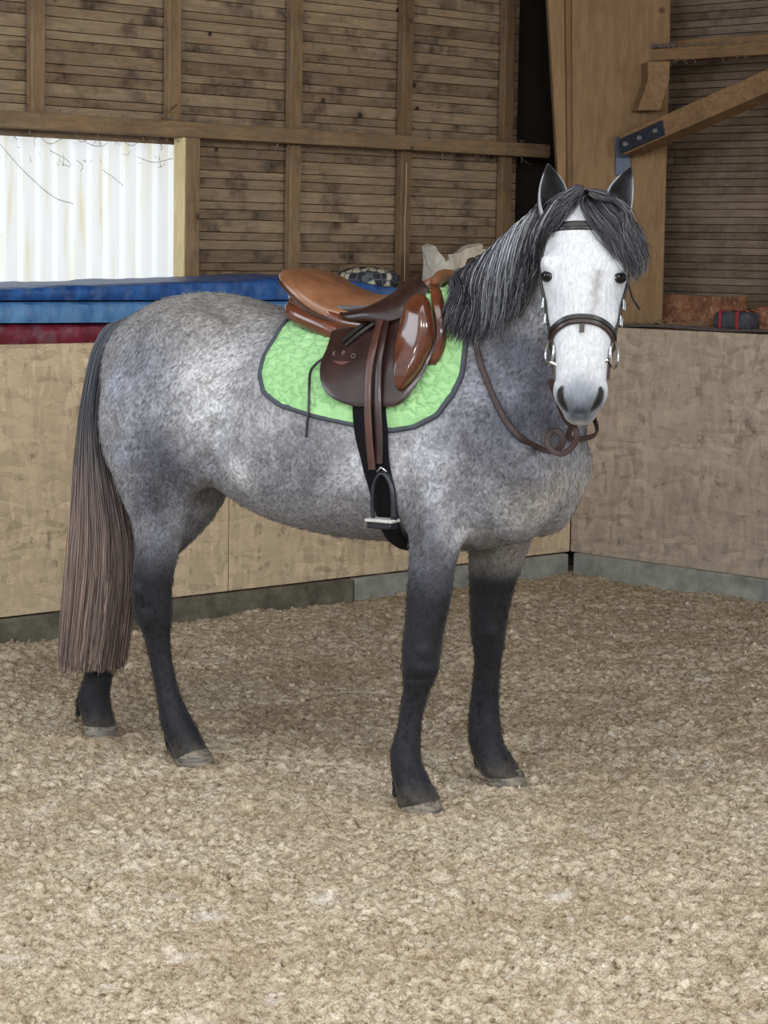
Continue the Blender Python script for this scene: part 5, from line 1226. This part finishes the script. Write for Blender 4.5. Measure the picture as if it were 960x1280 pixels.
# small emblem stamped on the flap: three letters over a red crescent
M_mark = plain('silver_print', srgb(110, 98, 94), .5); M_red = plain('red_print', srgb(84, 34, 33), .5)
emb = []
for ch, px, py, sz in (('K', 425.5, 446.5, .019), ('P', 437, 446, .019), ('O', 449.5, 449.5, .019)):
    cu = bpy.data.curves.new('t', 'FONT'); cu.body = ch; cu.size = sz; cu.extrude = .0004; cu.align_x = 'CENTER'; cu.align_y = 'CENTER'
    to = bpy.data.objects.new('t', cu); COL.objects.link(to); dg = bpy.context.evaluated_depsgraph_get(); m0 = bpy.data.meshes.new_from_object(to.evaluated_get(dg)); bpy.data.objects.remove(to)
    c0 = Vector(s_on(px, py, .0375)); n_ = Vector(NRM); xx = (HU - n_ * HU.dot(n_)).normalized(); yy = n_.cross(xx); 
    if yy.z < 0: yy = -yy
    spart('letter', ([c0 + xx * v_.co.x + yy * v_.co.y + n_ * v_.co.z for v_ in m0.vertices], [tuple(p.vertices) for p in m0.polygons]), M_mark)
cres = []; c0 = Vector(s_on(434.5, 458, .0372))
for a in np.linspace(0, 1, 13): cres.append(c0 + xx * (.062 * (a - .5)) + yy * (.006 - .001 * math.sin(math.pi * a)) + n_ * .0006)
for a in np.linspace(1, 0, 13): cres.append(c0 + xx * (.062 * (a - .5)) + yy * (.006 - .011 * math.sin(math.pi * a)) + n_ * .0006)
spart('emblem_crescent', (cres, [(i, i + 1, 24 - i, 25 - i) for i in range(12)]), M_red)

# bridle -----------------------------------------------------------------------
bridle = empty('bridle', tuple(HPOLL)); tag(bridle, 'black leather bridle with padded noseband and steel bit rings on the white face', 'bridle')
def bpart(name, VF, mat, parent=None, sharp=40):
    V, Fc = VF; me = pydata(name, [Vector(tuple(p)) - HPOLL for p in V], Fc); o = link(name, me, mat, parent or bridle, smooth=True)
    if sharp: me.set_sharp_from_angle(angle=math.radians(sharp))
    return o
def hsurf(s, deg, off=.003):
    a = math.radians(deg); d = HN * math.cos(a) + HLAT * math.sin(a); c = Hd(s * k_, 0, -.05); h = BV.ray_cast(c + d * .5, -d, .5); 
    q = h[0] if h[0] is not None else c + d * .1
    return np.array(q + d * off), np.array(d)
def hstrap(name, pts, w_, th, mat, off=.002, n=5, parent=None):
    sp = dense(pts, n); P_ = [hsurf(a, b, off) for a, b in sp]; path = np.array([p for p, _ in P_]); 
    for _ in range(3): path[1:-1] = (path[:-2] + 2 * path[1:-1] + path[2:]) / 4
    return bpart(name, strap_data(path, np.array([d for _, d in P_]), w_, th), mat, parent)
hstrap('browband', [(.095, -82), (.098, -55), (.100, -28), (.100, 0), (.100, 28), (.098, 55), (.095, 82)], .025, .004, M_black)
hstrap('browband_padding', [(.095, -78), (.100, -28), (.100, 0), (.100, 28), (.095, 78)], .010, .0055, M_black, off=.0035)
for sg in (1, -1):
    hstrap('cheekpiece', [(.03, sg * 95), (.10, sg * 88), (.19, sg * 84), (.27, sg * 80), (.34, sg * 78), (.40, sg * 78)], .015, .0045, M_black)
    _tp = catmull([np.array(Hd(a_ * k_, sg * b_, c_)) for a_, b_, c_ in ((.04, .098, -.06), (.12, .116, -.11), (.22, .112, -.17), (.29, .080, -.235), (.315, .03, -.262), (.318, 0, -.264))], 5); bpart('throatlatch', strap_data(_tp, np.array([tuple(HLAT * sg)] * len(_tp)), .012, .004), M_black)
    hstrap('mouth_strap', [(.395, sg * 74), (.43, sg * 74), (.47, sg * 76), (.505, sg * 80)], .020, .005, M_dleather)
hstrap('noseband', [(.40, -92), (.395, -75), (.378, -50), (.362, -25), (.358, 0), (.362, 25), (.378, 50), (.395, 75), (.40, 92)], .024, .006, M_dleather)
nb_ = hstrap('noseband_strap', [(.395, -90), (.388, -75), (.371, -50), (.355, -25), (.351, 0), (.355, 25), (.371, 50), (.388, 75), (.395, 90)], .013, .004, M_black, off=.0075)
_tp = catmull([np.array(Hd(.40 * k_, a_, b_)) for a_, b_ in ((.086, -.06), (.086, -.11), (.072, -.15), (.04, -.175), (0, -.182), (-.04, -.175), (-.072, -.15), (-.086, -.11), (-.086, -.06))], 5); bpart('noseband_chin', strap_data(_tp, np.array([tuple((Vector(q) - Hd(.40 * k_, 0, -.08)).normalized()) for q in _tp]), .02, .004), M_black)
hstrap('noseband_tab', [(.370, 1), (.382, 1), (.394, 1)], .013, .004, M_dleather, off=.006)
_tp = catmull([np.array(Hd(a_ * k_, b_, c_)) for a_, b_, c_ in ((.05, .100, -.05), (.01, .088, -.062), (-.012, .05, -.068), (-.018, 0, -.07), (-.012, -.05, -.068), (.01, -.088, -.062), (.05, -.100, -.05))], 5); bpart('crownpiece', strap_data(_tp, np.array([tuple((Vector(q) - Hd(.08 * k_, 0, -.06)).normalized()) for q in _tp]), .024, .004), M_black)
def ring(name, c, n, r, th, mat, sx=1.0):
    n = Vector(n).normalized(); a = (HD - n * HD.dot(n)).normalized(); b = n.cross(a); path = [tuple(c + a * (r * math.cos(t)) + b * (r * sx * math.sin(t))) for t in np.linspace(0, 2 * math.pi, 33)]
    return bpart(name, tube_data(path, th, 8, caps=False), mat, sharp=None)
RC = {}
for sg in (1, -1):
    p, d = hsurf(.435, sg * 80, .012); RC[sg] = Vector(p); 
    ring('bit_ring', Vector(p) + HN * -.006, (HLAT * sg * .93 + HN * .30), .036, .0042, M_chrome)
    for s_, dd in ((.30, 80), (.345, 79)):
        q, d2 = hsurf(s_, sg * dd, .010); n2 = Vector(d2); a2 = HD; b2 = n2.cross(a2); pa = [tuple(Vector(q) + a2 * x_ + b2 * y_) for x_, y_ in ((-.012, -.011), (.012, -.011), (.012, .011), (-.012, .011), (-.012, -.011))]
        bpart('buckle', tube_data(pa, .0022, 6), M_chrome)
def px_tube(name, pts, r, mat, parent=None, r2=None):
    return bpart(name, tube_data(catmull([np.array(P(*q)) for q in pts], 6), r, 8, r2), mat, parent, None)
px_tube('loose_strap_end', [(671, 336, 6.30), (666, 345, 6.29), (664, 360, 6.30), (662, 374, 6.31), (655, 387, 6.32), (649, 397, 6.33)], .0032, M_black)
px_tube('loose_strap_end', [(783, 345, 6.27), (786, 358, 6.27), (790, 371, 6.28), (795, 380, 6.29), (799.5, 386, 6.30)], .0034, M_black)
px_tube('bit_mouthpiece', [(687, 452, 6.31), (705, 460, 6.30), (725, 462, 6.30), (745, 458, 6.29), (760, 449, 6.28)], .006, M_chrome)
# reins: hang from the bit, cross in a loop under the chin and run up the neck
def nk(px, py, off=.012): h, n_ = hit(px, py); return np.array(h + n_ * off)
rp = [np.array(P(688, 474, 6.27)), np.array(P(697, 500, 6.30)), np.array(P(707, 524, 6.32)), np.array(P(718, 534, 6.33)), np.array(P(721, 545, 6.33)), np.array(P(716, 558, 6.335)), np.array(P(704, 566.5, 6.34)), np.array(P(692, 564, 6.35)), np.array(P(684.5, 555, 6.36)),
      np.array(P(686, 543, 6.37)), np.array(P(694, 538, 6.375)), np.array(P(702, 543, 6.37)), np.array(P(703.5, 553, 6.37)), np.array(P(697, 562, 6.375)), np.array(P(686, 563.5, 6.39)), nk(671, 561), nk(649, 549), nk(631, 527), nk(615, 496), nk(602.5, 457), nk(594, 428), nk(588, 400), nk(584, 372)]
path = catmull(rp, 6); nr = np.tile(np.array(TOCAM), (len(path), 1)); bpart('rein', strap_data(path, nr, .0165, .006), M_rein)
# far side rein over the withers
rp2 = [np.array(nk(584, 372)), np.array(B(.0, .03, 1.575)), np.array(B(.0, -.04, 1.57)), np.array(B(.08, -.20, 1.42)), np.array(B(.20, -.23, 1.20)), np.array(B(.30, -.19, 1.14)), np.array(B(.345, -.12, 1.09)), np.array(P(712, 548, 6.53)), np.array(P(714, 530, 6.46)), np.array(P(722, 505, 6.42)), np.array(P(738, 482, 6.40)), np.array(P(755, 462, 6.36))]
path = catmull(rp2, 6); nn = np.array([tuple((Vector(tuple(q)) - B(.1, 0, 1.2)).normalized()) for q in path]); bpart('rein', strap_data(path, nn, .0165, .006), M_rein)
